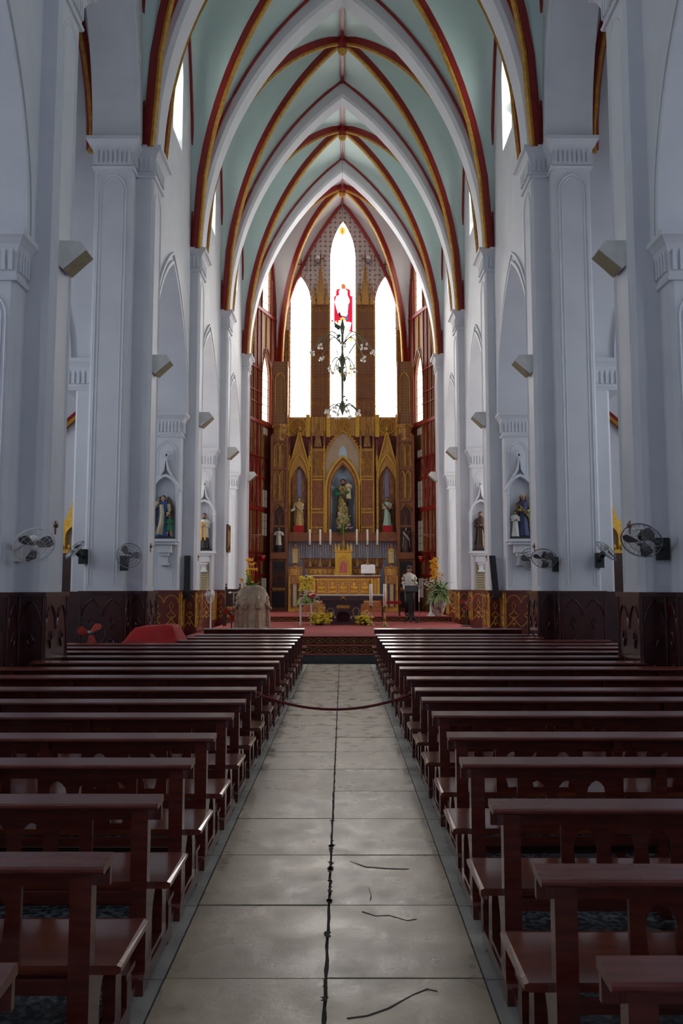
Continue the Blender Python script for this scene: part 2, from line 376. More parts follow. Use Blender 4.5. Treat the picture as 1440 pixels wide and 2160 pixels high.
for s in (-1, 1):
    fr = lambda u, v, d, s=s: (s*(XW+d), u, v)
    wl = B()
    edges = [0.0]+PY
    for i in range(len(edges)-1):
        y0, y1 = edges[i]+.75, edges[i+1]-.75; cy = (y0+y1)/2; a = (y1-y0)/2
        if i == 0: y0 = 0; cy = (edges[0]+edges[1])/2
        tall = (i == 2)
        zs, h = (zcy(14), 4.0) if tall else (ZA, 3.2)
        al = archline(cy, a, zs, h)
        if i == 0: al = archline(cy, a, zs, h)
        outer = [(cy-a, 20.0)]+al+[(cy+a, 20.0)]
        holes = []
        if not tall: zo = zcy(cy)-10.7; holes = [lancet(cy+.35, .55, 12.75+zo, 14.5+zo, 15.7+zo)]
        wl.plate(outer, holes, fr, 0, .9)
    wo = struct(wl.build('wall_'+SIDE[s], 'plaster'))
    for i in range(len(edges)-1):
        y0, y1 = edges[i]+.75, edges[i+1]-.75; cy = (y0+y1)/2; a = (y1-y0)/2; tall = (i == 2)
        zs, h = (zcy(14), 4.0) if tall else (ZA, 3.2)
        al = archline(cy, a+.14, zs, h+.26, 16)
        B().bar([(s*(XW-.02), y, z) for y, z in al], [(-.02,-.03),(.03,-.03),(.03,.03),(-.02,.03)], (1,0,0)).build('arch_moulding', 'plaster', wo)
        al = archline(cy, a+.02, zs, h+.04, 16)
        B().bar([(s*(XW-.015), y, z) for y, z in al], [(-.03,-.04),(.03,-.04),(.03,.04),(-.03,.04)], (1,0,0)).build('arch_moulding', 'plaster', wo)
        if not tall:
            zo = zcy(cy)-10.7; windowset(wn, fr, cy+.35, .55, 12.75+zo, 14.5+zo, 15.7+zo, 'g_cler', 'greenmetal', .30, wo, 15, frame='plaster', bt=.036); wn += 1
# ------------------------------------------------------------------ pillars
def capital(b, x0, x1, y0, y1, z0, hgt=.62, flare=.15, flutes=True):
    """rectangular moulded capital"""
    prof = [(0,.0),(0,.035),(.04,.05),(.08,.02),(.10,.015),(.34,.03),(.46,.075),(.52,.12),(.55,flare),(.62,flare),(.62,0)]
    k = hgt/.62
    R = [[(x0-o, y0-o, z0+z*k), (x1+o, y0-o, z0+z*k), (x1+o, y1+o, z0+z*k), (x0-o, y1+o, z0+z*k)] for z, o in prof]
    b.rings(R)
    if flutes:
        n = max(3, int((x1-x0)/.085)); st = (x1-x0)/n
        for i in range(n):
            x = x0+st*(i+.5)
            for yy, sg in ((y0, -1), (y1, 1)):
                b.box(x-st*.28, x+st*.28, min(yy, yy+sg*.055), max(yy, yy+sg*.055), z0+.13*k, z0+.42*k)
        n = max(3, int((y1-y0)/.085)); st = (y1-y0)/n
        for i in range(n):
            y = y0+st*(i+.5)
            for xx, sg in ((x0, -1), (x1, 1)):
                b.box(min(xx, xx+sg*.055), max(xx, xx+sg*.055), y-st*.28, y+st*.28, z0+.13*k, z0+.42*k)
def rrect(b, x0, x1, y0, y1, z0, z1, c=.045):
    pts = [(x0+c,y0),(x1-c,y0),(x1,y0+c),(x1,y1-c),(x1-c,y1),(x0+c,y1),(x0,y1-c),(x0,y0+c)]
    b.rings([[(x, y, z0) for x, y in pts], [(x, y, z1) for x, y in pts]])
def panel_lines(b, fr, u0, u1, z0, z1, r=.016):
    """thin raised fillet: blind lancet outline on a shaft face"""
    cx = (u0+u1)/2; a = (u1-u0)/2
    for ins in (0, .06):
        L = lancet(cx, a-ins, z0, z1-a*1.3, z1-ins)
        b.tube([fr(u, v, 0) for u, v in L], r*(1 if ins == 0 else .7), 4)
def tracery(b, fr, u0, u1, z0, z1, units, r=.014):
    w_ = (u1-u0)/units; h = z1-z0
    for k in range(units):
        a0 = u0+k*w_; c = a0+w_/2
        b.tube([fr(u, v, 0) for u, v in archline(c, w_*.46, z1-.30*h*min(1, .5+w_), .22*h, 8)], r, 4)
        dz = z1-.36*h; dr = min(.07, w_*.22)
        b.tube([fr(c+dr*cos(t)*.7, dz+dr*1.5*sin(t), 0) for t in [0, pi/2, pi, 3*pi/2]], r, 4, closed=True)
        qz = z1-.64*h; qr = min(.09, w_*.26)
        b.tube([fr(c+qr*(1+.30*cos(4*t))*cos(t), qz+qr*(1+.30*cos(4*t))*sin(t), 0) for t in [i*pi/8 for i in range(16)]], r, 4, closed=True)
        for sg in (-1, 1):
            b.tube([fr(c+sg*w_*.46*t**1.8, z0+.30*h*(1-t)+.02, 0) for t in [i/6 for i in range(7)]], r, 4)
        b.tube([fr(c, z0+.03, 0), fr(c, z0+.14*h, 0)], r*1.3, 4)
        b.tube([fr(c-.05, z0+.09*h, 0), fr(c, z0+.14*h, 0), fr(c+.05, z0+.09*h, 0)], r, 4)
def pillar(i, s):
    yc = PY[i]; zb = 0; dark = i <= 2; ZC = zcy(yc)
    X = lambda a, b_: (min(s*a, s*b_), max(s*a, s*b_))
    where = ['beside the frontmost pews', 'nearest in view, with a large wall fan', 'flanking the front pews, with a fan', 'at the sanctuary steps, with a statue niche', 'inside the sanctuary, second from its steps', 'at the mouth of the apse'][i]
    t = thing('pillar', 'tall white compound pillar on the %s, %s' % (SIDE[s], where), 'pillar', (s*4.4, yc, zb), 'nave pillars')
    lowf = i in (0, 1, 3, 4, 5); lowb = i in (0, 2, 3, 4)
    b = B(); x0, x1 = X(4.15, 4.88)
    rrect(b, x0, x1, yc-.75, yc, zb, ZA-.62 if lowf else ZC-.62)
    rrect(b, x0, x1, yc, yc+.75, zb, ZA-.62 if lowb else ZC-.62)
    b.build('arcade_shaft', 'plaster', t)
    b = B(); xa, xb = X(XN, 4.2); rrect(b, xa, xb, yc-.38, yc+.38, zb, ZC-.62); b.build('nave_shaft', 'plaster', t)
    b = B(); xc_, xd = X(4.8, 5.25); rrect(b, xc_, xd, yc-.38, yc+.38, zb, ZA-.62); b.build('aisle_shaft', 'plaster', t)
    # upper wall block above the capitals
    b = B(); xw0, xw1 = X(XW, XW+.9)
    b.box(xw0, xw1, yc-.75, yc, ZA if lowf else ZC, 20.0); b.box(xw0, xw1, yc, yc+.75, ZA if lowb else ZC, 20.0)
    b.build('upper_wall', 'plaster', t)
    # capitals
    b = B(); zf = ZA if lowf else ZC; zk = ZA if lowb else ZC
    capital(b, x0, x1, yc-.75, yc-.02, zf-.62); b.build('arcade_capital', 'plaster', t)
    b = B(); capital(b, x0, x1, yc+.02, yc+.75, zk-.62); b.build('arcade_capital', 'plaster', t)
    b = B(); capital(b, xa, xb, yc-.38, yc+.38, ZC-.62, .62, .17); b.build('nave_capital', 'plaster', t)
    # fillets
    b = B(); zt_ = (ZA if lowf else ZC)-.72
    panel_lines(b, lambda u, v, d: (u, yc-.75, v), x0+.09, x1-.09, 1.75, zt_)
    panel_lines(b, lambda u, v, d: (s*XN, u, v), yc-.30, yc+.30, 1.75, ZC-.75, .012)
    b.build('shaft_fillet', 'plaster', t)
    # wainscot
    zt = 1.64; g = .05; zw = 0 if i <= 2 else FLS
    wm = 'woodd' if dark else 'woodr'; tm = 'woodd' if dark else 'gold'  # near pillars: shade put into the colour of panels and gilt tracery
    b = B(); wx0, wx1 = X(4.12-g, 4.88+g); b.box(wx0, wx1, yc-.75-g, yc+.75+g, zb, zt)
    wq0, wq1 = X(XN-g, 4.2); b.box(wq0, wq1, yc-.38-g, yc+.38+g, zb, zt)
    wr0, wr1 = X(4.8, 5.25+g); b.box(wr0, wr1, yc-.38-g, yc+.38+g, zb, zt)
    wo = b.build('wainscot', wm, t)
    b = B()
    for (a0, a1, c0, c1) in ((wx0, wx1, yc-.75-g, yc+.75+g), (wq0, wq1, yc-.38-g, yc+.38+g)):
        b.box(a0-.02, a1+.02, c0-.02, c1+.02, zt-.05, zt+.012); b.box(a0-.02, a1+.02, c0-.02, c1+.02, zw, zw+.12)
    b.build('wainscot_cap', wm, wo)
    hz0, hz1 = zw+.14, zt-.08
    for nm, f_, u0, u1, un in (('front', lambda u, v, d: (u, yc-.75-g-.004, v), wx0+.05, wx1-.05, 2),
                           ('fp', lambda u, v, d: (u, yc-.38-g-.004, v), min(s*(XN-g+.03), s*4.05), max(s*(XN-g+.03), s*4.05), 1),
                           ('nave', lambda u, v, d: (s*(XN-g-.004), u, v), yc-.40, yc+.40, 2),
                           ('side', lambda u, v, d: (s*(4.12-g-.004), u, v), yc-.78, yc-.44, 1)):
        b = B(); tracery(b, f_, u0, u1, hz0, hz1, un, .013 if dark else .011); b.build('tracery', tm, wo)
        b = B()
        for uu in (u0-.015, u1+.015): b.tube([f_(uu, hz0-.02, 0), f_(uu, hz1+.03, 0)], .016, 4)
        b.build('panel_edge', tm, wo)
    return t
PIL = {}
for i in range(6):
    for s in (-1, 1): PIL[i, s] = pillar(i, s)
# ------------------------------------------------------------------ vault
ceil = struct(B().box(-9.2, 9.2, 0, 37, 20.05, 20.2).build('ceiling', 'wallw'))
bays = [(0.56, PY[0]-.34, XW, XW)]+[(PY[i]+.34, PY[i+1]-.34, XW, XW) for i in range(5)]+[(PY[5]+.34, YE, XW, 3.0)]
for bi, (y0, y1, a0, a1) in enumerate(bays):
    yc = (y0+y1)/2; c = (y1-y0)/2; N = 14
    def P(u, v):
        a = a0+(a1-a0)*(v+1)/2
        m_ = max(abs(u), abs(v), 1e-6); y = yc+v*c
        return (u*a, y, apy(y)-(apy(y)-zcy(y))*drop(min(1, m_), min(1, min(abs(u), abs(v))/m_)))
    wm = 'webw' if bi == 6 else 'web'
    for q in range(4):
        b = B()
        for half in (0, 1):
            R = []
            for i in range(N+1):
                sN = max(i/N, 1e-4)
                row = []
                for j in range(N//2+1):
                    tt = (j/(N//2))*(1 if half else -1)
                    u, v = ((tt*sN, sN), (tt*sN, -sN), (sN, tt*sN), (-sN, tt*sN))[q]
                    row.append(P(u, v))
                R.append(row)
            b.rings(R, closed=False, caps=False)
        b.build('vault_web', wm, ceil, smooth=True, fix=False)
    # diagonal ribs
    for su in (-1, 1):
        for sv in (-1, 1):
            pts = []
            for k in range(24, -1, -1):
                q = P(su*k/24, sv*k/24); pts.append((q[0]-su*.13*(k/24)**4, q[1]-sv*.13*(k/24)**4, q[2]-.02))
            side = Vector((pts[0][1]-pts[-1][1], -(pts[0][0]-pts[-1][0]), 0)).normalized()
            tm = (Vector(pts[13])-Vector(pts[11])); dn = -1 if tm.cross(side).z > 0 else 1
            prof = lambda w_, d0, d1: [(-w_, dn*d0), (w_, dn*d0), (w_, dn*d1), (-w_, dn*d1)]
            ro = B().bar(pts, prof(.066, -.10, .10), side).build('diagonal_rib', 'red', ceil)
            B().bar(pts, prof(.044, .10, .17), side).build('rib_gilding', 'gold', ro)
    B().bar([(0, y0, apy(y0)-.05), (0, y1, apy(y1)-.05)], [(-.05,-.08),(.05,-.08),(.05,.08),(-.05,.08)], (1,0,0)).build('ridge_rib', 'red', ceil)
    zb_ = apy(yc)-.05
    bo = B().lathe([(.0,-.36),(.10,-.34),(.13,-.28),(.16,-.22),(.20,-.20),(.20,.05),(.0,.05)], (0, yc, zb_), 12).build('boss', 'red', ceil)
    B().lathe([(.0,-.52),(.05,-.50),(.12,-.44),(.15,-.36),(.13,-.33),(0,-.33)], (0, yc, zb_), 12).build('boss_pendant', 'gold', bo)
    for s in (-1, 1):
        pts = []
        for k in range(-18, 19):
            p = P(s*1.0, k/18); pts.append((p[0]-s*.03, p[1], p[2]-.01))
        sd = Vector((pts[-1][1]-pts[0][1], 0, 0))
        B().tube(pts, .045, 6).build('wall_rib', 'red', ceil)
# transverse arches
def tarch(y, hw, ai, hi_, inner_off=.0, m='plaster'):
    ZC = zcy(y); hi_ -= (APX-11.1)-(apy(y)-ZC)
    inn = archline(0, ai, ZC, hi_, 24); out = archline(0, XW+.1, ZC, apy(y)-ZC+.12, 24)
    b = B(); ch = .09
    R = []
    for (xi, zi), (xo, zo) in zip(inn, out):
        dx, dz = xo-xi, zo-zi; L = sqrt(dx*dx+dz*dz) or 1; ux, uz = dx/L, dz/L
        R.append([(xo, y-hw, zo), (xi+ux*ch, y-hw, zi+uz*ch), (xi, y-hw+ch, zi), (xi, y+hw-ch, zi), (xi+ux*ch, y+hw, zi+uz*ch), (xo, y+hw, zo)])
    b.rings(R)
    o = b.build('transverse_arch', m, ceil)
    for sg in (-1, 1):
        pts = [(x*.985, y+sg*(hw+.02), z-.06) for x, z in archline(0, XW, ZC, apy(y)-ZC, 24)]
        B().tube(pts, .042, 6).build('arch_edge_roll', 'red', o)
    return o
for y in [0.2]+PY: tarch(y, .36, 3.76, 7.75)
# formeret of the end wall
B().tube([(x, YE-.06, z) for x, z in archline(0, 2.97, ZC, APX-ZC-.02, 24)], .075, 6).build('wall_rib', 'red', ceil)
for s in (-1, 1):
    cb = B(); cb.tube([(s*2.95, YE-.08, 9.6), (s*2.95, YE-.08, ZC+.1)], .09, 6); cb.build('rib_colonnette', 'gold', ceil)
# hanging wires of the chandeliers
# ------------------------------------------------------------------ aisles, transept arms
for s in (-1, 1):
    X = lambda a: s*a
    wo = B(); fr = lambda u, v, d, s=s: (s*(9.0+d), u, v)
    outer = [(0, 0), (22.6, 0), (22.6, 19), (0, 19)]
    hs = [lancet(cy, .75, 3.0, 6.5, 8.6) for cy in (2.7, 8.2, 13.6, 19.0)]
    wo.plate(outer, hs, fr, 0, .3); so = struct(wo.build('wall_aisle_'+SIDE[s], 'wallw'))
    for cy in (2.7, 8.2, 13.6, 19.0):
        windowset(wn, fr, cy, .75, 3.0, 6.5, 8.6, 'g_aisle', 'lead', .15, so, 5, frame='plaster'); wn += 1
    struct(B().box(min(X(5),X(9.2)), max(X(5),X(9.2)), 0, 22.6, 11.9, 12.0).build('ceiling_aisle_'+SIDE[s], 'wallw')) if False else None
    for yl, nm in ((PY[1], 'fore'), (PY[2], 'rear')):
        fr2 = lambda u, v, d, yl=yl, s=s: (s*u, yl+d, v)
        al = archline(7.0, 1.55, ZA, 2.9)
        o = struct(B().plate([(4.95, 19), (4.95, ZA), *al, (9.0, ZA), (9.0, 19)], [], fr2, -.35, .35).build('wall_transept_%s_%s' % (nm, SIDE[s]), 'plaster'))
        B().bar([(s*u, yl-.36, v) for u, v in archline(7.0, 1.6, ZA, 2.98)], [(-.05,-.05),(.05,-.05),(.05,.05),(-.05,.05)], (0,1,0)).build('arch_moulding', 'plaster', o)
        b = B(); x0, x1 = sorted((s*8.55, s*9.0)); rrect(b, x0, x1, yl-.35, yl+.35, 0, ZA-.6); capital(b, x0, x1, yl-.35, yl+.35, ZA-.62); b.build('respond', 'plaster', o)
        b = B(); x0, x1 = sorted((s*4.95, s*5.45)); capital(b, x0, x1, yl-.36, yl+.36, ZA-.62); b.build('respond_capital', 'plaster', o)
    # transept vault rib and ceiling
    x0, x1 = sorted((s*4.95, s*9.2))
    struct(B().box(x0, x1, 0, 10.6, 11.6, 11.8).build('ceiling_aisle_%s' % SIDE[s], 'wallw'))
    struct(B().box(x0, x1, 16.6, 22.6, 11.6, 11.8).build('ceiling_choir_%s' % SIDE[s], 'wallw'))
    tc_ = struct(B().box(x0, x1, 10.6, 16.7, 18.6, 18.8).build('ceiling_transept_%s' % SIDE[s], 'web'))
    for yl, yk in ((15.9, 13.6), (11.3, 13.6)):
        pts = []
        for x_, z_ in arc(2.3, 7.2, 12):
            f = (x_+2.3)/2.3; pts.append((s*(5.05+2.0*f), yl+(yk-yl)*f, ZC-.6+z_))
        rb = B().tube(pts, .11, 6).build('transept_rib', 'red', tc_)
        B().tube([(x-s*.0, y-.06, z-.10) for x, y, z in pts], .05, 5).build('rib_gilding', 'gold', rb)
    # chapel wall
    x0, x1 = sorted((s*4.95, s*9.2))
    cw = struct(B().box(x0, x1, 22.3, 22.6, 0, 12).build('wall_chapel_%s' % SIDE[s], 'wallw'))
    pts = [(s*7.0+x, 22.2, z) for x, z in archline(0, 1.75, 3.2, 3.4, 14)]
    ar = B().tube([(pts[0][0], 22.2, .3)]+pts+[(pts[-1][0], 22.2, .3)], .10, 6).build('painted_arch', 'red', cw)
    B().tube([(x, 22.1, z-.10) for x, y, z in pts], .05, 5).build('arch_gilding', 'gold', ar)
# unseen choir aisles with invented tall windows, added to light the sanctuary
for s in (-1, 1):
    fr = lambda u, v, d, s=s: (s*(9.0+d), u, v)
    cys = (24.3, 26.7, 29.1)
    o = struct(B().plate([(22.6, 0), (33.8, 0), (33.8, 10.4), (22.6, 10.4)], [lancet(cy, .9, 1.8, 6.9, 9.2) for cy in cys], fr, 0, .3).build('wall_choir_'+SIDE[s], 'wallw'))
    for cy in cys:
        windowset(wn, fr, cy, .9, 1.8, 6.9, 9.2, 'g_choir_fill', 'lead', .15, o, 6, frame='plaster'); wn += 1
    x0, x1 = sorted((s*4.95, s*9.2))
    struct(B().box(x0, x1, 22.6, 33.9, 10.4, 10.6).build('ceiling_choiraisle_%s' % SIDE[s], 'wallw'))
    struct(B().box(x0, x1, 33.75, 33.95, 0, 10.4).build('wall_choir_end_%s' % SIDE[s], 'wallw'))
# unseen entrance wall, added to limit rear light: invented doorways and a rose window
frW = lambda u, v, d: (u, -2.6+d, v)
struct(B().plate([(-9.2, 0), (9.2, 0), (9.2, 20), (-9.2, 20)], [lancet(0, 1.3, .001, 3.6, 5.6), lancet(-6.6, .9, .001, 3.0, 4.4), lancet(6.6, .9, .001, 3.0, 4.4), ell_ring(0, 11.5, 2.0, 24)], frW, -.4, 0).build('wall_entrance_added', 'wallw'))
struct(B().box(-9.2, 9.2, -3.0, .5, 19.6, 19.8).build('ceiling_entrance', 'wallw'))
for s in (-1, 1): struct(B().box(min(s*9.0, s*9.3), max(s*9.0, s*9.3), -3.0, 0, 0, 20).build('wall_entrance_added_'+SIDE[s], 'wallw'))
# ------------------------------------------------------------------ apse
AP0 = Vector((XW, 33.72, 0)); AP1 = Vector((3.0, YE, 0))
AL = (AP1-AP0).length; AD = (AP1-AP0)/AL; AN = Vector((AD.y, -AD.x, 0))   # outward
for s in (-1, 1):
    def fra(u, v, d, s=s):
        p = AP0+AD*u+AN*d; return (s*p.x, p.y, v)
    uc = AL*.64; hw = .42
    H = [lancet(uc, hw, 9.0, 10.9, 11.95), lancet(uc, hw, 14.0, 16.0, 17.0)]
    o = struct(B().plate([(0, 0), (AL, 0), (AL, 20), (0, 20)], H, fra, 0, .35).build('wall_apse_'+SIDE[s], 'lacebrown'))
    for hh in ((9.0, 10.9, 11.95, 8), (14.0, 16.0, 17.0, 8)):
        windowset(wn, fra, uc, hw, *hh[:3], 'g_side', 'lead', .10, o, hh[3], frame='red'); wn += 1
    # red lattice : posts, rails, small panes
    us = [.06, .42, .80, 1.18]+[uc-hw-.10, uc+hw+.10]+[2.75, 3.05]
    us = sorted(set(round(u, 2) for u in us if u < AL-.03))
    for k, u in enumerate(us):
        ztop = {0: 18.0}.get(k, 16.5 if u < 2.5 else 15.5)
        B().plate([(u-.03, 1.0), (u+.03, 1.0), (u+.03, ztop), (u-.03, ztop)], [], fra, -.07, 0).build('lattice_post', 'red' if k % 2 else 'brown', o)
    for u in [x+.19 for x in us[:-1]]:
        if abs(u-uc) < hw+.12: continue
        B().plate([(u-.015, 1.0), (u+.015, 1.0), (u+.015, 16), (u-.015, 16)], [], fra, -.04, 0).build('lattice_post', 'brown', o)
    for z, hgt in ((8.75, .14), (13.75, .14), (5.0, .16), (11.1, .05), (10.1, .04), (9.6, .04), (3.2, .05), (2.2, .10), (6.4, .06), (7.3, .05)):
        for (ua, ub) in ((.0, uc-hw-.08), (uc+hw+.08, AL-.02)) if 9.0 < z < 12 or 13.9 < z else ((0, AL-.02),):
            B().plate([(ua, z), (ub, z), (ub, z+hgt), (ua, z+hgt)], [], fra, -.09, 0).build('lattice_rail', 'red', o)
    # dim leaded panes in the lower lattice
    for (u0, u1) in zip(us[:-1], us[1:]):
        if u1-u0 < .2: continue
        m_ = (u0+u1)/2
        for (z0, z1) in ((7.4, 8.7), (5.2, 6.35), (3.3, 4.95), (1.3, 2.15)):
            n = max(2, int((z1-z0)/.32))
            for q in range(n):
                za, zb = z0+(z1-z0)*q/n+.012, z0+(z1-z0)*(q+1)/n-.012
                if random.random() < .62:
                    ww = (u1-u0)*.18
                    for c0 in (m_-ww-.03, m_+.03):
                        B().plate([(c0, za), (c0+ww, za), (c0+ww, zb), (c0, zb)], [], fra, -.012, -.002).build('lattice_pane', 'g_dim', o)
        lz = 5.25; a = (u1-u0)/2-.05
        B().tube([fra(u, v, -.05) for u, v in lancet(m_, a, 5.3, 6.3, 7.25)], .03, 5).build('lattice_arch', 'red', o)
        B().tube([fra(u, v, -.05) for u, v in lancet(m_, a, 2.3, 2.75, 3.15)], .03, 5).build('lattice_arch', 'red', o)
    B().tube([fra(u, v, -.06) for u, v in archline(uc, hw+.12, 10.9, 1.35)], .04, 5).build('window_hood', 'brown', o)
    B().tube([fra(uc, v, -.03) for v in (12.3, 13.7)], .03, 5).build('window_finial', 'gold', o)
# end wall
frE = lambda u, v, d: (u, YE+d, v)
WL = [(-1.905, .455, 9.30, 14.7, 15.95), (.02, .575, 9.35, 16.8, 18.6), (1.965, .46, 9.30, 14.7, 15.95)]
H = [lancet(*q) for q in WL]
we = struct(B().plate([(-3.05, 0), (3.05, 0), (3.05, 20), (-3.05, 20)], H, frE, 0, .35).build('wall_apse_end', 'lacetop'))
# gilt brown panelling over the lower end wall, split by the windows (painted panels proud of the plaster)
gl = [(-2.98, -2.42, 9.2, 13.4), (-1.40, -.60, 9.2, 14.6), (.64, 1.45, 9.2, 14.6), (2.47, 2.98, 9.2, 13.4)]
for (x0, x1, z0, z1) in gl:
    o = B().box(x0, x1, YE-.05, YE, z0, z1).build('gilt_panel', 'lacebrown', we)
    n = 4 if x1-x0 > .6 else 3
    for k in range(n+1):
        x = x0+(x1-x0)*k/n
        B().box(x-.022, x+.022, YE-.10, YE-.05, z0, z1).build('panel_rib', 'gold' if k in (0, n) else 'brown', o)
    for z in [z0+(z1-z0)*q/5 for q in range(1, 6)]:
        B().box(x0, x1, YE-.085, YE-.05, z-.025, z+.025).build('panel_rail', 'brown', o)
    for k in range(n):
        cx = x0+(x1-x0)*(k+.5)/n
        for q in range(5):
            zq = z0+(z1-z0)*(q+1)/5-.35
            B().tube([(u, YE-.07, v) for u, v in archline(cx, (x1-x0)/n*.40, zq, .2, 5)], .014, 4).build('panel_arch', 'gold', o)
for cx in (-1.0, 1.045):
    for dx, h, w_, m_ in ((0, 1.95, .17, 'brown'), (-.30, 1.05, .08, 'brown'), (.30, 1.05, .08, 'brown')):
        o = B().rings([[(cx+dx-w_, YE-.12, 14.6), (cx+dx+w_, YE-.12, 14.6), (cx+dx+w_, YE, 14.6), (cx+dx-w_, YE, 14.6)], [(cx+dx-.012, YE-.05, 14.6+h), (cx+dx+.012, YE-.05, 14.6+h), (cx+dx+.012, YE-.03, 14.6+h), (cx+dx-.012, YE-.03, 14.6+h)]]).build('spire', 'lacegold', we)
        if dx == 0:
            for q in range(9):
                for sg in (-1, 1):
                    ww = w_*(1-q/10); B().ell((cx+sg*(ww+.03), YE-.09, 14.7+q*.2), (.04,.03,.04), 6, 4).build('crocket', 'gold', o)
            B().box(cx-.02, cx+.02, YE-.06, YE-.03, 14.6+h, 15.1+h).box(cx-.15, cx+.15, YE-.06, YE-.03, 14.82+h, 14.87+h).build('cross_finial', 'brown', o)
for cx in (-1.905, 1.965):
    B().box(cx-.022, cx+.022, YE-.06, YE, 16.05, 16.85).box(cx-.14, cx+.14, YE-.06, YE, 16.50, 16.55).build('cross_finial', 'brown', we)
    for q in range(12):
        t = archline(cx, .55, 14.7, 1.4, 6)[q+0 if q < 13 else 12]
        B().ell((t[0], YE-.05, t[1]), (.045,.04,.045), 6, 4).build('crocket', 'brown', we)
for cx in (-1.12, 1.18):
    lo = B().box(cx-.07, cx+.07, YE-.22, YE, 16.55, 16.70).build('spotlight_bracket', 'grey', we)
    B().box(cx-.08, cx+.08, YE-.24, YE-.04, 16.71, 16.86).build('spotlight_head', 'white', lo)
# pendant stencil drops
for cx in (-2.35,-2.2,-2.05,-1.62,-1.45,-1.3,-.85,.9,1.35,1.5,1.7,2.1,2.25,2.4):
    L = random.uniform(.5, 1.2)
    if abs(abs(cx)-1.93) < .3: L = .35
    B().plate([(cx-.018, 17.0), (cx+.018, 17.0), (cx+.005, 17.0-L), (cx-.005, 17.0-L)], [], frE, -.012, 0).build('stencil_drop', 'brown', we)
for k, q in enumerate(WL):
    nrow = (11, 13, 11)[k]
    wo = windowset(wn, frE, *q, 'g_apse', 'lead', .10, we, nrow, frame='brown'); wn += 1
    if k == 1: CW = wo
# coloured figure glass in the centre window
def glass(poly, m, name='stained_piece'):
    B().plate(poly, [], lambda u, v, d: (u, YE+.085+d, v), 0, .012).build(name, m, CW)
def gw(px, py):
    p = W(px, py, YE+.09); return (p.x, p.z)
def gp(L, m): glass([gw(640+x*.1481, 580+y*.1481) for x, y in L], m)
gp([(435,310),(460,295),(466,212),(505,200),(540,188),(600,188),(662,205),(668,292),(698,312),(698,805),(640,805),(632,700),(590,640),(500,650),(495,705),(435,650)], 'g_red')
def gp2(L, m): B().plate([gw(640+x*.1481, 580+y*.1481) for x, y in L], [], lambda u, v, d: (u, YE+.07+d, v), 0, .01).build('stained_piece', m, CW)
gp2([(505,230),(535,200),(590,200),(622,230),(622,285),(650,350),(655,385),(635,420),(625,560),(605,590),(535,578),(522,522),(490,545),(462,450),(445,390),(470,305),(510,290)], 'g_apse')
gp2([(600,680),(640,670),(680,680),(660,780),(630,805),(605,770)], 'g_apse')
gp2([(520,650),(590,660),(580,730),(540,700)], 'g_apse')
gp([(530,150),(570,120),(600,150),(595,190),(545,190)], 'g_orange')
gp([(470,200),(500,200),(495,215),(465,218)], 'g_orange'); gp([(620,200),(660,200),(662,214),(620,216)], 'g_orange')
gp2([(500,545),(525,520),(530,575),(580,585),(505,600)], 'g_dark')
gp2([(620,430),(650,400),(640,480),(625,640),(590,640),(600,590),(620,560)], 'g_blue')
gp([(435,640),(460,690),(520,720),(540,740),(500,790),(440,740)], 'g_dark')
gp2([(520,620),(560,600),(595,620),(590,660),(540,670)], 'g_amber'); gp([(455,650),(470,645),(492,695),(480,702)], 'g_amber')
gp([(600,670),(625,670),(620,710),(600,700)], 'g_orange')
gp([(385,640),(430,650),(430,670),(385,655)], 'g_dark'); gp([(480,850),(520,840),(535,870),(500,900),(470,910)], 'g_dark')
gp([(655,875),(690,870),(700,940),(660,940)], 'g_amber')
gp([(440,1270),(510,1300),(560,1310),(605,1300),(560,1370),(590,1420),(610,1480),(580,1540),(560,1480),(510,1400),(460,1310)], 'g_dark')
gp([(510,1400),(545,1395),(555,1450),(520,1460)], 'g_amber'); gp([(590,1360),(625,1390),(600,1440),(585,1420)], 'g_orange'); gp([(670,1290),(690,1300),(690,1480),(672,1450)], 'g_amber')
gp([(450,1330),(470,1340),(460,1400),(448,1390)], 'g_amber')
gp([(540,1720),(600,1720),(600,1740),(575,1742),(545,1765)], 'g_dark'); gp([(600,1770),(630,1760),(625,1800),(600,1795)], 'g_dark')
gp([(640,1110),(700,1020),(740,960),(742,990),(700,1050),(650,1130)], 'g_dark'); gp([(470,1050),(500,1150),(495,1170),(465,1080)], 'g_dark')
p = W(722, 487, YE+.09)
glass([(p.x+.16*cos(t), p.z+.2*sin(t)) for t in [i*pi/4 for i in range(8)]], 'g_amber')
glass([(p.x+.07*cos(t), p.z+.09*sin(t)) for t in [i*pi/3 for i in range(6)]], 'g_red')
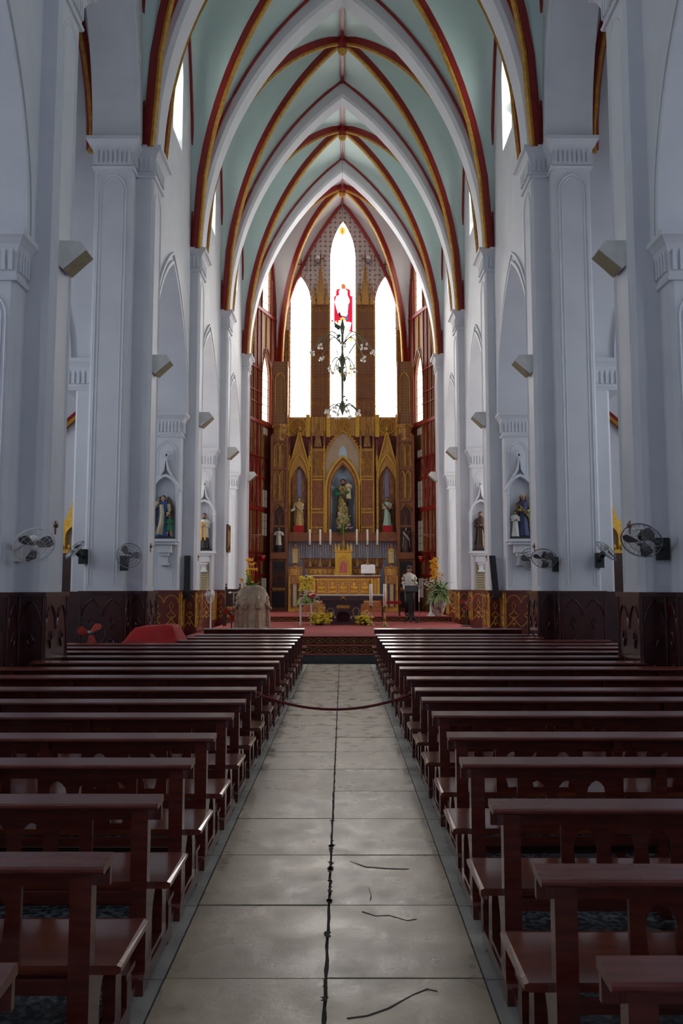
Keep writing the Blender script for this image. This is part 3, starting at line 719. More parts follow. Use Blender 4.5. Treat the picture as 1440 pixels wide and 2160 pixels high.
# ------------------------------------------------------------------ pews
YW = 0
def make_pew(nsec, label):
    Ls = .965; Lp = nsec*Ls           # post to post
    x0, x1 = -Lp/2, Lp/2
    t = thing('church_pew', label, 'pew', (0,0,0), 'church pews', local=True)
    e = .085
    # ledge with rounded lip
    b = B(); prof = [(-.030,.762),(-.038,.770),(-.038,.779),(-.030,.786),(.070,.803),(.082,.798),(.082,.770)]
    b.rings([[(x, y, z) for y, z in prof] for x in (x0-e, x1+e)]); b.build('book_ledge', 'ledge', t)
    B().box(x0-e+.005, x1+e-.005, .060, .080, .695, .772).build('back_panel', 'wood', t)
    for k in range(nsec+1):
        x = x0+k*Ls; endp = k in (0, nsec)
        hw = .036 if endp else .028
        b = B(); b.rings([[(x-hw, .0, z0_), (x+hw, .0, z0_), (x+hw, .058, z0_), (x-hw, .058, z0_)] for z0_ in ((.09 if endp else 0), .764)])
        po = b.build('post', 'wood', t)
        if endp:
            fl_ = lambda u, v, d, x=x: (x+d, u, v)
            # end frame : front leg and gothic opening
            outer = [(.068, .09), (.068, .405), (.45, .405), (.47, .09)]
            hole = lancet(.275, .105, .10, .24, .375, 6)
            B().plate(outer, [hole], fl_, -.024, .024).build('end_frame', 'wood', t)
            B().plate([(-.045, 0), (-.045, .075), (-.03, .09), (.50, .09), (.545, .05), (.545, 0), (.47, 0), (.44, .03), (.06, .03), (.03, 0)], [], fl_, -.04, .04).build('foot', 'wood', t)
            # kneeler bracket
            B().plate([(-.23, 0), (-.23, .16), (-.17, .16), (-.15, .08), (-.02, .08), (-.02, .04), (-.17, .04), (-.18, 0)], [], fl_, -.02, .02).build('kneeler_bracket', 'wood', t)
    b = B(); prof = [(.06,.405),(.06,.435),(.44,.440),(.462,.436),(.472,.424),(.466,.412),(.445,.405)]
    R = []
    for x, k in ((x0-.125, .6), (x0-.11, 1), (x1+.11, 1), (x1+.125, .6)):
        R.append([(x, y, .42+(z-.42)*k) for y, z in prof])
    b.rings(R); b.build('seat', 'seat', t)
    B().box(x0, x1, .012, .032, .36, .405).build('seat_rail', 'wood', t)
    B().box(x0, x1, .40, .42, .34, .405).build('seat_apron', 'wood', t)
    B().box(x0-.02, x1+.02, -.245, -.105, .16, .182).build('kneeler', 'wood', t)
    b = B(); b.rings([[(x, -.24, .182), (x, -.11, .182), (x, -.105, .205), (x, -.125, .222), (x, -.225, .222), (x, -.245, .205)] for x in (x0, x1)]); b.build('kneeler_pad', 'wood', t)
    for k in range(nsec):
        c = x0+(k+.5)*Ls; hwid = .262
        hs = []
        for q in (-1, 0, 1):
            hx = c+q*.158
            L = [(hx-.030, .465), (hx-.046, .53), (hx-.052, .60), (hx-.045, .645), (hx-.022, .672), (hx, .682), (hx+.022, .672), (hx+.045, .645), (hx+.052, .60), (hx+.046, .53), (hx+.030, .465)]
            hs.append(L)
        B().plate([(c-hwid, .43), (c+hwid, .43), (c+hwid, .715), (c-hwid, .715)], hs, lambda u, v, d: (u, .071+d, v), -.010, .010).build('splat', 'wood', t)
    return t
Lrows = [1.98,2.82,3.62,4.40,5.16,6.00,6.75,7.58,8.62,9.50,10.33,11.15,12.0,12.85,13.65,14.55,15.45,16.35,17.25]
Rrows = [2.02,2.70,3.54,4.42,5.20,6.08,6.88,7.54,8.48,9.55,10.30,11.15,12.0,12.85,13.65,14.55,15.45,16.35,17.25]
protos = {}
def place_pew(nsec, x, y, label):
    if nsec not in protos:
        protos[nsec] = o = make_pew(nsec, label)
    else:
        o = ctree(protos[nsec]); o['label'] = label
    o.location = (x, y, 0); return o
for s, rowsY in ((-1, Lrows), (1, Rrows)):
    n = len(rowsY)
    for i, y in enumerate(rowsY):
        if s < 0: nsec = 2 if y > 14.2 else (3 if 9.7 < y < 11.7 else 4)
        else: nsec = 3 if (9.7 < y < 11.7 or y > 14.9) else 4
        L = nsec*.965
        xe = s*(.83 if s < 0 else .70)+s*.04
        if s > 0 and y < 5: xe -= .03
        k = n-1-i
        lab = 'dark red lacquered pew left of the aisle, %s row back from the sanctuary steps' if s < 0 else 'dark red lacquered pew right of the aisle, %s row back from the sanctuary steps'
        o = place_pew(nsec, xe+s*L/2, y+.03, lab % ORD[k])
        if i == n-1: o.scale.z = 1.09
# rope across the aisle
rp = []
for k in range(25):
    t = k/24; x = -.86+1.56*t; rp.append((x, 8.58, .62-.15*4*t*(1-t)+.0*t))
r = thing('barrier_rope', 'dark red rope sagging across the aisle between two pews', 'rope', (-.08, 8.58, .5))
B().tube(rp, .014, 7).build('cord', 'rope', r, smooth=True)
for x in (-.86, .70):
    B().tube([(x+.025*cos(a), 8.58, .62+.025*sin(a)) for a in [i*pi/5 for i in range(10)]], .007, 5, closed=True).build('rope_ring', 'brass', r)
# ------------------------------------------------------------------ fittings on pillars
def frame_from(n):
    n = Vector(n).normalized(); u = n.cross(Vector((0,0,1)))
    if u.length < 1e-3: u = Vector((1,0,0))
    u.normalize(); v = u.cross(n).normalized(); return u, v, n
def fan(name, label, c, n, r, mount, body='black', blade='fanglass', blades=3, cat='fan', group='wall fans', base=None, spin=0.3):
    c = Vector(c); u, v, n = frame_from(n); org = Vector(base if base is not None else mount if mount is not None else c)
    t = thing(name, label, cat, org, group)
    Pn = lambda a, b_, d: c+u*a+v*b_+n*d
    g = B()
    g.tube([Pn(r*cos(k*pi/12), r*sin(k*pi/12), 0) for k in range(24)], r*.035, 5, closed=True)
    for rr, d in ((.78, .20), (.5, .30), (.78, -.18), (.5, -.24)):
        g.tube([Pn(rr*r*cos(k*pi/10), rr*r*sin(k*pi/10), d*r) for k in range(20)], r*.010, 4, closed=True)
    for k in range(20):
        a = k*pi/10
        g.tube([Pn(r*cos(a), r*sin(a), 0), Pn(.78*r*cos(a), .78*r*sin(a), .20*r), Pn(.5*r*cos(a), .5*r*sin(a), .30*r), Pn(.14*r*cos(a), .14*r*sin(a), .34*r)], r*.009, 3)
        g.tube([Pn(r*cos(a), r*sin(a), 0), Pn(.78*r*cos(a), .78*r*sin(a), -.18*r), Pn(.2*r*cos(a), .2*r*sin(a), -.27*r)], r*.009, 3)
    g.build('guard', ('black' if blade == 'orangebl' else 'grey') if body != 'white' else 'white', t)
    h = B(); h.tube([Pn(0,0,.37*r), Pn(0,0,.30*r)], [.08*r, .16*r], 10); h.build('hub', 'grey' if body == 'black' else body, t)
    for k in range(blades):
        a = spin+2*pi*k/blades; R = []
        for f, wd, off in ((.12, .10, .0), (.45, .24, .05), (.72, .30, .10), (.90, .16, .12)):
            row = []
            for e_, th in ((-1, -.01), (1, -.01), (1, .01), (-1, .01)):
                aa = a+off; ca, sa = cos(aa), sin(aa)
                row.append(Pn(r*(f*ca-e_*wd*sa), r*(f*sa+e_*wd*ca), r*(.08+e_*.09+th)))
            R.append(row)
        B().rings(R).build('blade', blade, t)
    m_ = B(); m_.tube([Pn(0,0,-.2*r), Pn(0,0,-.30*r), Pn(0,0,-.62*r), Pn(0,0,-.72*r)], [.17*r, .26*r, .24*r, .12*r], 12); m_.build('motor', body, t)
    if mount is not None:
        mt = Vector(mount); k = B()
        k.box(mt.x-.075, mt.x+.075, mt.y-.07, mt.y, mt.z-.16, mt.z+.12); k.build('wall_bracket', body, t)
        B().tube([mt+Vector((0,-.05,-.02)), mt+Vector((0,-.10,-.02)), (mt+Vector((0,-.10,0))+Pn(0,0,-.6*r))/2, Pn(0,0,-.5*r)], .028, 7).build('arm', body, t)
    return t
# left near fan
yw = PY[1]-.38
fan('wall_fan', 'large pale wall fan tilted down on the nearest left pillar', W(72,1150,yw-.36), (.42,-.62,-.55), .245, W(36,1158,yw+.0), 'white', 'fanglass', spin=.5)
fan('wall_fan', 'black wall fan facing out on the left pillar by the draped red cloth', W(272,1172,PY[2]-.75-.36), (.12,-.95,-.1), .225, W(263,1186,PY[2]-.75), spin=.9)
fan('wall_fan', 'black wall fan tilted steeply on the nearest right pillar', W(1352,1140,yw-.36), (-.42,-.60,-.55), .245, W(1394,1155,yw+.0), spin=.2)
fan('wall_fan', 'black wall fan tilted down on the second right pillar', W(1147,1178,PY[2]-.38-.36), (-.25,-.62,-.6), .235, W(1172,1188,PY[2]-.38), spin=.4)
fan('wall_fan', 'dark wall fan low behind the nearest left pillar, seen edge on', W(158,1160,PY[2]-1.2), (-.6,-.3,.62), .23, W(176,1172,PY[2]-.75), spin=.4)
fan('wall_fan', 'dark wall fan in the gap right of the second right pillar', W(1278,1162,PY[2]-1.2), (.55,-.35,.6), .24, W(1263,1180,PY[2]-.75), spin=.4)
fan('wall_fan', 'wall fan half hidden behind the second right pillar, below the statue of the girl', W(1119,1180,PY[3]-1.1), (-.2,-.95,-.1), .27, W(1127,1187,PY[3]-.75), spin=.1)
# white wedge lamps on the nave faces
for i in range(1, 6):
    for s in (-1, 1):
        yc = PY[i]; z = 6.22; x = XN
        poly = [(0, -.21), (0, .14), (.27, .14), (.36, .02), (.05, -.25)]
        b = B(); b.plate([(x-u_, z+v_) for u_, v_ in poly], [], lambda u, v, d, s=s, yc=yc: (s*u, yc+d, v), -.17, .17)
        t = thing('wall_lamp', 'white wedge shaped uplight box on the %s %s pillar' % (ORD[i-1], SIDE[s]), 'lamp', (s*x, yc, z-.2), 'wedge lamps on the pillars')
        b.build('housing', 'white', t)
        B().plate([(x-.07, z-.246), (x-.345, z+.018), (x-.352, z+.009), (x-.077, z-.255)], [], lambda u, v, d, s=s, yc=yc: (s*u, yc+d, v), -.15, .15).build('lamp_cover', 'cream', t)
# small consecration crosses
for i in (1, 2, 3):
    for s in (-1, 1):
        z = 2.50; yc = PY[i]+.0; x = s*(XN-.012)
        o = B().box(min(x, x+s*.012), max(x, x+s*.012), yc-.018, yc+.018, z-.09, z+.09).box(min(x, x+s*.012), max(x, x+s*.012), yc-.06, yc+.06, z+.0, z+.035)
        t = thing('wall_cross', 'small wooden wall cross on the %s %s pillar' % (ORD[i-1], SIDE[s]), 'cross', (x, yc, z-.16), 'small crosses on the pillars')
        o.build('cross_body', 'brown', t); B().ell((x-s*.02, yc, z+.03), (.012,.025,.03), 8, 5).build('cross_boss', 'brass', t)
# column speakers
for s, px, tilt in ((-1, 394, 0.0), (1, 1046, .05)):
    yb = PY[3]-.38-.02; p0 = W(px, 1262, yb-.10); p1 = W(px, 1172, yb-.10); hh = p1.z-p0.z
    t = thing('column_speaker', 'tall slim black column speaker on the third %s pillar' % SIDE[s], 'speaker', (p0.x, yb-.1, p0.z), 'column speakers')
    tx = -tilt*s*hh*1.6
    b = B(); q = .075
    b.rings([[(p0.x-q, yb-.16, p0.z), (p0.x+q, yb-.16, p0.z), (p0.x+q, yb-.06, p0.z), (p0.x-q, yb-.06, p0.z)], [(p0.x-q+tx, yb-.16, p1.z), (p0.x+q+tx, yb-.16, p1.z), (p0.x+q+tx, yb-.06, p1.z), (p0.x-q+tx, yb-.06, p1.z)]]); b.build('cabinet', 'black', t)
    B().box(p0.x-.03+tx*.5, p0.x+.03+tx*.5, yb-.06, yb+.02, p0.z+hh*.5-.03, p0.z+hh*.5+.03).build('wall_mount', 'grey', t)
    b = B(); b.rings([[(p0.x-.05+tx*f, yb-.168, p0.z+hh*f), (p0.x+.05+tx*f, yb-.168, p0.z+hh*f), (p0.x+.05+tx*f, yb-.16, p0.z+hh*f), (p0.x-.05+tx*f, yb-.16, p0.z+hh*f)] for f in (.03, .97)]); b.build('grille', 'sblack', t)
# beige plaques on the fourth pillars
for s, x0, x1 in ((-1, 421, 441), (1, 1003, 1027)):
    yb = PY[4]-.75; a = W(x0, 1246, yb-.02); c = W(x1, 1190, yb-.02)
    t = thing('stone_plaque', 'beige inscription plaque low on the fourth %s pillar' % SIDE[s], 'plaque', (a.x, yb, a.z), 'plaques under the niches')
    B().box(a.x, c.x, yb-.05, yb, a.z, c.z).build('tablet', 'cream', t)
    b = B()
    for k in range(9): b.box(a.x+.05, c.x-.05-random.random()*.06, yb-.053, yb-.05, a.z+.10+k*.075, a.z+.115+k*.075)
    b.build('inscription_lines', 'dbrown', t, kind='stuff')
# framed station picture on the fourth left pillar
p0 = W(477, 1165, PY[4]+.1); p1 = W(477, 1108, PY[4]+.1)
t = thing('framed_picture', 'dark gilt framed devotional picture on the nave side of the fourth left pillar', 'picture', (-XN, PY[4], p0.z))
B().box(-XN, -XN+.06, PY[4]-.30, PY[4]+.30, p0.z, p1.z).build('frame', 'dbrown', t)
b = B()
for (y0_, y1_, z0_, z1_) in ((-.30,.30,0,.05),(-.30,.30,.05,.05)):
    pass
b.box(-XN+.06, -XN+.075, PY[4]-.30, PY[4]+.30, p0.z, p0.z+.06).box(-XN+.06, -XN+.075, PY[4]-.30, PY[4]+.30, p1.z-.06, p1.z).box(-XN+.06, -XN+.075, PY[4]-.30, PY[4]-.24, p0.z, p1.z).box(-XN+.06, -XN+.075, PY[4]+.24, PY[4]+.30, p0.z, p1.z).build('gilt_edge', 'gold', t)
B().ell((-XN+.065, PY[4], (p0.z+p1.z)/2), (.02,.14,.30), 10, 6).build('relief', 'sochre', t)
# ------------------------------------------------------------------ figures
def robe_rings(h, rx=1, ry=1, folds=9, amp=.012, z0=0, prof=None, n=36, ph=0, sway=0):
    prof = prof or [(0,.155,.125),(.04,.150,.122),(.2,.128,.108),(.4,.112,.095),(.55,.105,.085),(.63,.108,.085),(.72,.122,.085),(.79,.125,.078),(.825,.095,.062),(.845,.045,.042)]
    R = []
    for z, a, c in prof:
        am = amp*max(0, (1-z*1.15)); row = []
        for j in range(n):
            t = 2*pi*j/n; k = 1+am*8*cos(folds*t+ph+3*z)
            row.append((h*a*rx*k*cos(t)+sway*h*sin(z*3), h*c*ry*k*sin(t), h*z+z0))
        R.append(row)
    return R
def figure(parent, h, robe, skin='skinl', hair='hair', beard=False, mantle=None, veil=None, arms=None, x=0, y=0, z=0, rz=0, name='robe', rx=1, prof=None, sleeve=None, halo=False):
    """builds the parts of a carved standing figure facing -y under parent (local coordinates)"""
    T = Matrix.Translation((x, y, z)) @ Matrix.Rotation(rz, 4, 'Z')
    def fin(b, nm, m, par, **k):
        b.v = [tuple(T @ Vector(p)) for p in b.v]; return b.build(nm, m, par, smooth=True, **k)
    body = B()
    hz = h*.915; hr = h*.062
    body.rings([[(hr*rr*cos(t)*.82+0, hr*rr*sin(t)*(.95)-(.12*hr if zz < 0 and sin(t) < 0 else 0), hz+hr*zz*1.18) for t in [2*pi*j/14 for j in range(14)]] for rr, zz in ((.05,-1),(.45,-.92),(.72,-.6),(.9,-.2),(1,.2),(.92,.6),(.6,.9),(.05,1.0))])
    body.tube([(0,0,h*.82),(0,-.005*h,h*.88)], [h*.034, h*.03], 10)
    body.rings([[(-.012*h,-.052*h,hz-.012*h),(.012*h,-.052*h,hz-.012*h),(0,-.050*h,hz-.016*h)],[(-.004*h,-.072*h,hz-.008*h),(.004*h,-.072*h,hz-.008*h),(0,-.066*h,hz-.013*h)],[(-.003*h,-.056*h,hz+.016*h),(.003*h,-.056*h,hz+.016*h),(0,-.054*h,hz+.014*h)]])
    for sg in (-1, 1): body.ell((sg*.052*h, .004*h, hz-.002*h), (.008*h,.014*h,.02*h), 6, 4)
    arms = arms or [((-.12,.0,.78),(-.15,-.03,.62),(-.04,-.13,.62)), ((.12,.0,.78),(.15,-.03,.62),(.04,-.13,.64))]
    for A in arms:
        p = Vector(A[2])*h; d = (Vector(A[2])-Vector(A[1])).normalized()
        body.ell(p, (.020*h,.020*h,.024*h), 8, 5)
        for q in range(4):
            o = Vector((.012*(q-1.5), 0, .006*(q % 2)))*h
            body.tube([p+o, p+o+d*.03*h, p+o+d*.052*h+Vector((0,0,-.006*h))], [.008*h,.007*h,.004*h], 5)
        body.tube([p, p+d*.02*h+Vector((0,0,.022*h))], [.009*h,.006*h], 5)
    bo = fin(body, 'body', skin, parent)
    rb = B(); rb.rings(robe_rings(h, rx, 1, prof=prof)); ro = fin(rb, name, robe, parent)
    sl = B()
    for A in arms:
        a, c, d = [Vector(q)*h for q in A]
        sl.tube([a, (a+c)/2, c, c+(d-c)*.55, c+(d-c)*.85], [.048*h,.047*h,.044*h,.042*h,.048*h], 10)
    fin(sl, 'sleeves', sleeve or robe, ro)
    ey = B()
    for sg in (-1, 1): ey.ell((sg*.021*h, -.052*h, hz+.006*h), (.008*h,.005*h,.005*h), 6, 4)
    ey.box(-.014*h, .014*h, -.060*h, -.05*h, hz-.034*h, hz-.030*h); fin(ey, 'face_paint', 'hair', bo)
    hb = B()
    if veil:
        hb.rings([[(hr*1.15*rr*cos(t), hr*.25+hr*1.15*rr*sin(t), hz+hr*zz) for t in [pi*(-.12)+pi*1.24*j/14 for j in range(15)]] for rr, zz in ((1.7,-2.6),(1.4,-1.8),(1.1,-.8),(1.1,.2),(.95,.85),(.5,1.25),(.05,1.32))], closed=False, caps=False)
        hb.ell((0, .012*h, hz+.03*h), (hr*.98, hr*1.05, hr*1.0), 12, 6); fin(hb, 'veil', veil, bo)
    else:
        hb.ell((0, .012*h, hz+.030*h), (hr*.98, hr*1.02, hr*1.02), 12, 7); hb.ell((0, .03*h, hz-.01*h), (hr*.9, hr*.7, hr*1.1), 10, 6)
        fin(hb, 'hair', hair, bo)
    if beard:
        bb = B(); bb.ell((0, -.042*h, hz-.055*h), (.030*h,.022*h,.040*h), 8, 6); fin(bb, 'beard', hair, bo)
    if mantle:
        mb = B(); R = []
        for zf, a, c in ((.12,.175,.14),(.3,.15,.125),(.5,.135,.11),(.65,.135,.105),(.75,.145,.10),(.80,.14,.09),(.83,.10,.07)):
            o_, i_ = [], []
            for j in range(17):
                t = -.35+(pi+.7)*j/16; k = 1+.05*(1-zf)*cos(11*t)
                o_.append((h*a*k*cos(t), h*c*k*sin(t), h*zf)); i_.append((h*a*k*.9*cos(t), h*c*k*.9*sin(t), h*zf))
            R.append(o_+i_[::-1])
        mb.rings(R)
        # diagonal drape over the front
        mb.tube([(-.13*h,-.05*h,.78*h),(-.05*h,-.105*h,.66*h),(.05*h,-.115*h,.55*h),(.125*h,-.06*h,.42*h)], [.02*h,.03*h,.035*h,.03*h], 8)
        fin(mb, 'mantle', mantle, ro)
    if halo:
        hl = B(); hl.tube([(.09*h*cos(t), .06*h, hz+.02*h+.09*h*sin(t)) for t in [i*pi/10 for i in range(20)]], .005*h, 5, closed=True); fin(hl, 'halo', 'goldb', bo)
    return bo, ro
def plinth(t, r, hgt, m='dbrown', rect=None):
    b = B()
    if rect: b.box(-rect[0], rect[0], -rect[1], rect[1], -hgt, 0); b.box(-rect[0]-.02, rect[0]+.02, -rect[1]-.02, rect[1]+.02, -hgt, -hgt+.03)
    else: b.lathe([(r*1.05,-hgt),(r*1.05,-hgt*.8),(r*.95,-hgt*.6),(r,-.02),(r*.98,0)], n=20)
    b.build('plinth', m, t)
# niches on third and fourth pillars
def niche(i, s, pxc, ytop, ybase, hw, label):
    yb = PY[i]-.75; c = W(pxc, ybase, yb-.02); top = W(pxc, ytop, yb).z; zb = c.z; x = c.x
    t = thing('wall_niche', label, 'niche', (x, yb, zb-.6), 'statue niches on the pillars')
    B().plate([(x-hw, zb), (x+hw, zb), (x+hw, zb+1.7), (x-hw, zb+1.7)], [lancet(x, hw-.05, zb+.0005, zb+1.05, zb+1.55)], lambda u, v, d: (u, yb+d, v), -.16, -.0).build('niche_frame', 'plaster', t) if False else None
    b = B()
    for sg in (-1, 1): b.box(x+sg*(hw-.0)-.035, x+sg*(hw-.0)+.035, yb-.22, yb, zb, zb+1.15); b.box(x+sg*hw-.05, x+sg*hw+.05, yb-.24, yb, zb+1.13, zb+1.21)
    b.build('colonnette', 'plaster', t)
    b = B()
    al = archline(x, hw, zb+1.2, .42, 10)
    b.bar([(u, yb-.11, v) for u, v in al], [(-.11,-.035),(.11,-.035),(.11,.035),(-.11,.035)], (0,1,0)); b.build('niche_arch', 'plaster', t)
    gb = B(); gz = zb+1.2
    pts = [(x-hw-.05, gz), (x-hw*.6, gz+.34), (x-.05, gz+.58), (x, gz+.86), (x+.05, gz+.58), (x+hw*.6, gz+.34), (x+hw+.05, gz)]
    gb.bar([(u, yb-.10, v) for u, v in pts], [(-.09,-.025),(.09,-.025),(.09,.025),(-.09,.025)], (0,1,0))
    gb.box(x-.02, x+.02, yb-.12, yb-.06, gz+.82, gz+1.08); gb.box(x-.07, x+.07, yb-.12, yb-.06, gz+.93, gz+.98)
    for sg in (-1, 1):
        for f in (.25, .5, .75): gb.ell((x+sg*hw*(1-f*.8), yb-.10, gz+.5*f+.10), (.03,.04,.03), 6, 4)
    gb.build('gable', 'plaster', t)
    bk = B()
    for z0, z1, w_, d_ in ((zb-.07, zb, hw+.06, .36), (zb-.14, zb-.07, hw-.02, .30), (zb-.34, zb-.14, hw*.55, .22), (zb-.42, zb-.34, hw*.35, .18), (zb-.60, zb-.42, hw*.22, .12), (zb-.66, zb-.60, hw*.32, .14)):
        bk.box(x-w_, x+w_, yb-d_, yb, z0, z1)
    bk.build('bracket', 'plaster', t)
    B().box(x-hw+.02, x+hw-.02, yb-.012, yb-.0, zb, zb+.95).build('niche_back', 'plaster', t)
    return Vector((x, yb-.17, zb))
n1 = niche(3, -1, 349, 985, 1138, .32, 'white gothic wall niche around the winged statue on the third left pillar')
n2 = niche(3, 1, 1096, 985, 1138, .32, 'white gothic wall niche around the veiled woman and girl on the third right pillar')
n3 = niche(4, -1, 431, 1020, 1163, .32, 'white gothic wall niche around the bearded statue on the fourth left pillar')
n4 = niche(4, 1, 1013, 1020, 1163, .32, 'white gothic wall niche around the brown robed statue on the fourth right pillar')
t = thing('statue', 'painted winged angel statue in blue robe leading a child in green', 'statue', n1+Vector((0,0,.06)), 'painted saint statues', local=True)
plinth(t, .2, .06, 'sblack', (.25, .13))
figure(t, 1.05, 'sblue', 'skinl', 'hair', mantle=None, arms=[((-.12,0,.78),(-.19,-.04,.70),(-.10,-.12,.86)), ((.12,0,.78),(.16,-.04,.62),(.13,-.12,.52))], x=-.04, sleeve='scream')
b = B(); b.tube([(-.04-.03,-.10,.80),(-.03,-.13,.6),(-.05,-.14,.35),(-.10,-.16,.05)], [.05,.05,.06,.09], 8); b.build('scarf', 'scream', t, smooth=True)
figure(t, .55, 'sgreen', 'skinl', 'hair', x=.13, y=-.06, prof=[(.25,.17,.13),(.3,.165,.13),(.5,.12,.10),(.63,.11,.09),(.78,.12,.08),(.83,.09,.06),(.845,.045,.042)])
b = B()
for sg in (-1, 1): b.tube([(.13+sg*.035,-.06,.16),(.13+sg*.05,-.06,.08),(.13+sg*.06,-.07,.0)], [.035,.03,.03], 8)
b.build('child_legs', 'skinl', t, smooth=True)
for sg in (-1, 1):
    R = []
    for f, w_ in ((0,.02),(.15,.09),(.4,.11),(.7,.09),(1,.02)):
        x_ = -.04+sg*(.10+.10*sin(f*pi*.8)); z_ = 1.0-f*.75
        R.append([(x_-w_*.7, .06, z_), (x_+w_*.7, .06, z_), (x_+w_*.7, .10, z_+.03), (x_-w_*.7, .10, z_+.03)])
    B().rings(R).build('wing', 'wing', t)
t = thing('statue', 'painted statue of a cream veiled woman teaching a girl in a pale dress', 'statue', n2+Vector((0,0,.06)), 'painted saint statues', local=True)
plinth(t, .2, .06, 'sblack', (.27, .13))
figure(t, 1.08, 'snavy', 'skin', veil='scream', mantle='solive', x=.06, arms=[((-.12,0,.78),(-.16,-.05,.64),(-.04,-.13,.60)), ((.12,0,.78),(.15,-.05,.62),(.03,-.14,.56))], sleeve='solive')
figure(t, .66, 'swhite', 'skin', 'hair', x=-.15, y=-.05)
t = thing('statue', 'painted statue in white surplice, gold stole and black cassock on the fourth left pillar', 'statue', n3+Vector((0,0,.06)), 'painted saint statues', local=True)
plinth(t, .2, .06, 'sblack', (.25, .13))
figure(t, 1.15, 'sblack', 'skin', 'hair', beard=True, sleeve='swhite')
b = B(); b.rings(robe_rings(1.15, 1.08, 1.1, prof=[(.32,.132,.115),(.4,.122,.105),(.55,.115,.095),(.65,.118,.095),(.74,.130,.092),(.80,.125,.082),(.825,.09,.062)])); b.build('surplice', 'swhite', t, smooth=True)
b = B()
for sg in (-1, 1): b.tube([(sg*.06,-.02,.95),(sg*.055,-.12,.85),(sg*.05,-.135,.6),(sg*.055,-.14,.28)], .026, 6)
b.build('stole', 'goldb', t)
t = thing('statue', 'painted statue of a friar in brown habit on the fourth right pillar', 'statue', n4+Vector((0,0,.06)), 'painted saint statues', local=True)
plinth(t, .2, .06, 'sblack', (.25, .13))
figure(t, 1.2, 'sbrown', 'skin', 'hair', beard=True, mantle='sbrown')
b = B(); b.tube([(.03,-.12,.66),(.04,-.15,.4),(.04,-.16,.12)], .014, 6); b.build('rope_belt', 'scream', t)
# ------------------------------------------------------------------ reredos
RY = 36.05
rr = thing('reredos', 'tall carved and gilded gothic reredos behind the high altar', 'reredos', (0, RY, 1.15))
def rp_(px, py, Y=RY): p = W(px, py, Y); return (p.x, p.z)
zsh = 4.10
B().plate([(-2.42, 3.7), (2.42, 3.7), (2.42, 9.25), (-2.42, 9.25)], [lancet(.02, .53, 3.9, 6.1, 7.15)], lambda u, v, d: (u, RY+.05+d, v), 0, .08).build('backing', 'rered', rr)
# gold band with rosettes
for (x0, x1, z0, z1, ros) in ((-2.42, -1.52, 8.40, 9.25, True), (-1.52, -.62, 8.40, 9.25, False), (-.62, .66, 8.40, 9.25, True), (.66, 1.54, 8.40, 9.25, False), (1.54, 2.42, 8.40, 9.25, True)):
    pn = B().box(x0, x1, RY-.02, RY+.05, z0, z1).build('gilt_band_panel', 'lacegold', rr)
    B().box(x0, x0+.09, RY-.08, RY-.02, z0-.05, z1+.1).box(x1-.09, x1, RY-.08, RY-.02, z0-.05, z1+.1).build('band_pilaster', 'goldb', pn)
    if ros:
        cx, cz = (x0+x1)/2, (z0+z1)/2; R = .34
        b = B(); b.tube([(cx+R*cos(t), RY-.05, cz+R*sin(t)) for t in [i*pi/12 for i in range(24)]], .03, 5, closed=True)
        for k in range(8):
            a = k*pi/4; b.tube([(cx+R*.5*cos(a)+R*.26*cos(t), RY-.05, cz+R*.5*sin(a)+R*.26*sin(t)) for t in [i*pi/5 for i in range(10)]], .014, 4, closed=True)
        b.build('rosette', 'gold', pn)
    else:
        for k in range(1, 5):
            x = x0+(x1-x0)*k/5; B().box(x-.02, x+.02, RY-.06, RY-.02, z0, z1).build('band_mullion', 'gold', pn)
# pilaster panels between niches
for s in (-1, 1):
    x0, x1 = sorted((s*.80, s*1.36))
    pn = B().box(x0, x1, RY-.10, RY+.05, zsh, 7.85).build('pilaster', 'reredos', rr)
    for x in (x0, x1): B().box(x-.035, x+.035, RY-.15, RY-.05, zsh, 7.95).build('pilaster_edge', 'gold', pn)
    for z in (4.35, 5.0, 5.15, 6.45, 6.58, 7.75): B().box(x0, x1, RY-.14, RY-.10, z-.03, z+.03).build('pilaster_rail', 'gold', pn)
    for z in (4.4, 5.2): B().box(x0+.07, x1-.07, RY-.115, RY-.10, z+.02, z+(.55 if z < 5 else 1.2)).build('inset_panel', 'brown', pn)
    for k in range(3):
        x = x0+(x1-x0)*(k+.5)/3; B().tube([(u, RY-.12, v) for u, v in lancet(x, .07, 6.65, 7.3, 7.55, 5)], .014, 4).build('blind_lancet', 'gold', pn)
    cx = (x0+x1)/2
    sp_ = B().rings([[(cx-.17, RY-.12, 7.9), (cx+.17, RY-.12, 7.9), (cx+.17, RY+.04, 7.9), (cx-.17, RY+.04, 7.9)], [(cx-.01, RY-.11, 8.95), (cx+.01, RY-.11, 8.95), (cx+.01, RY-.09, 8.95), (cx-.01, RY-.09, 8.95)]]).build('pinnacle', 'reredos', pn)
    for x in (x0, x1): B().rings([[(x-.05, RY-.12, 7.9), (x+.05, RY-.12, 7.9), (x+.05, RY-.02, 7.9), (x-.05, RY-.02, 7.9)], [(x-.02, RY-.08, 8.6), (x+.02, RY-.08, 8.6), (x+.02, RY-.05, 8.6), (x-.02, RY-.05, 8.6)]]).build('pinnacle', 'reredos', pn)
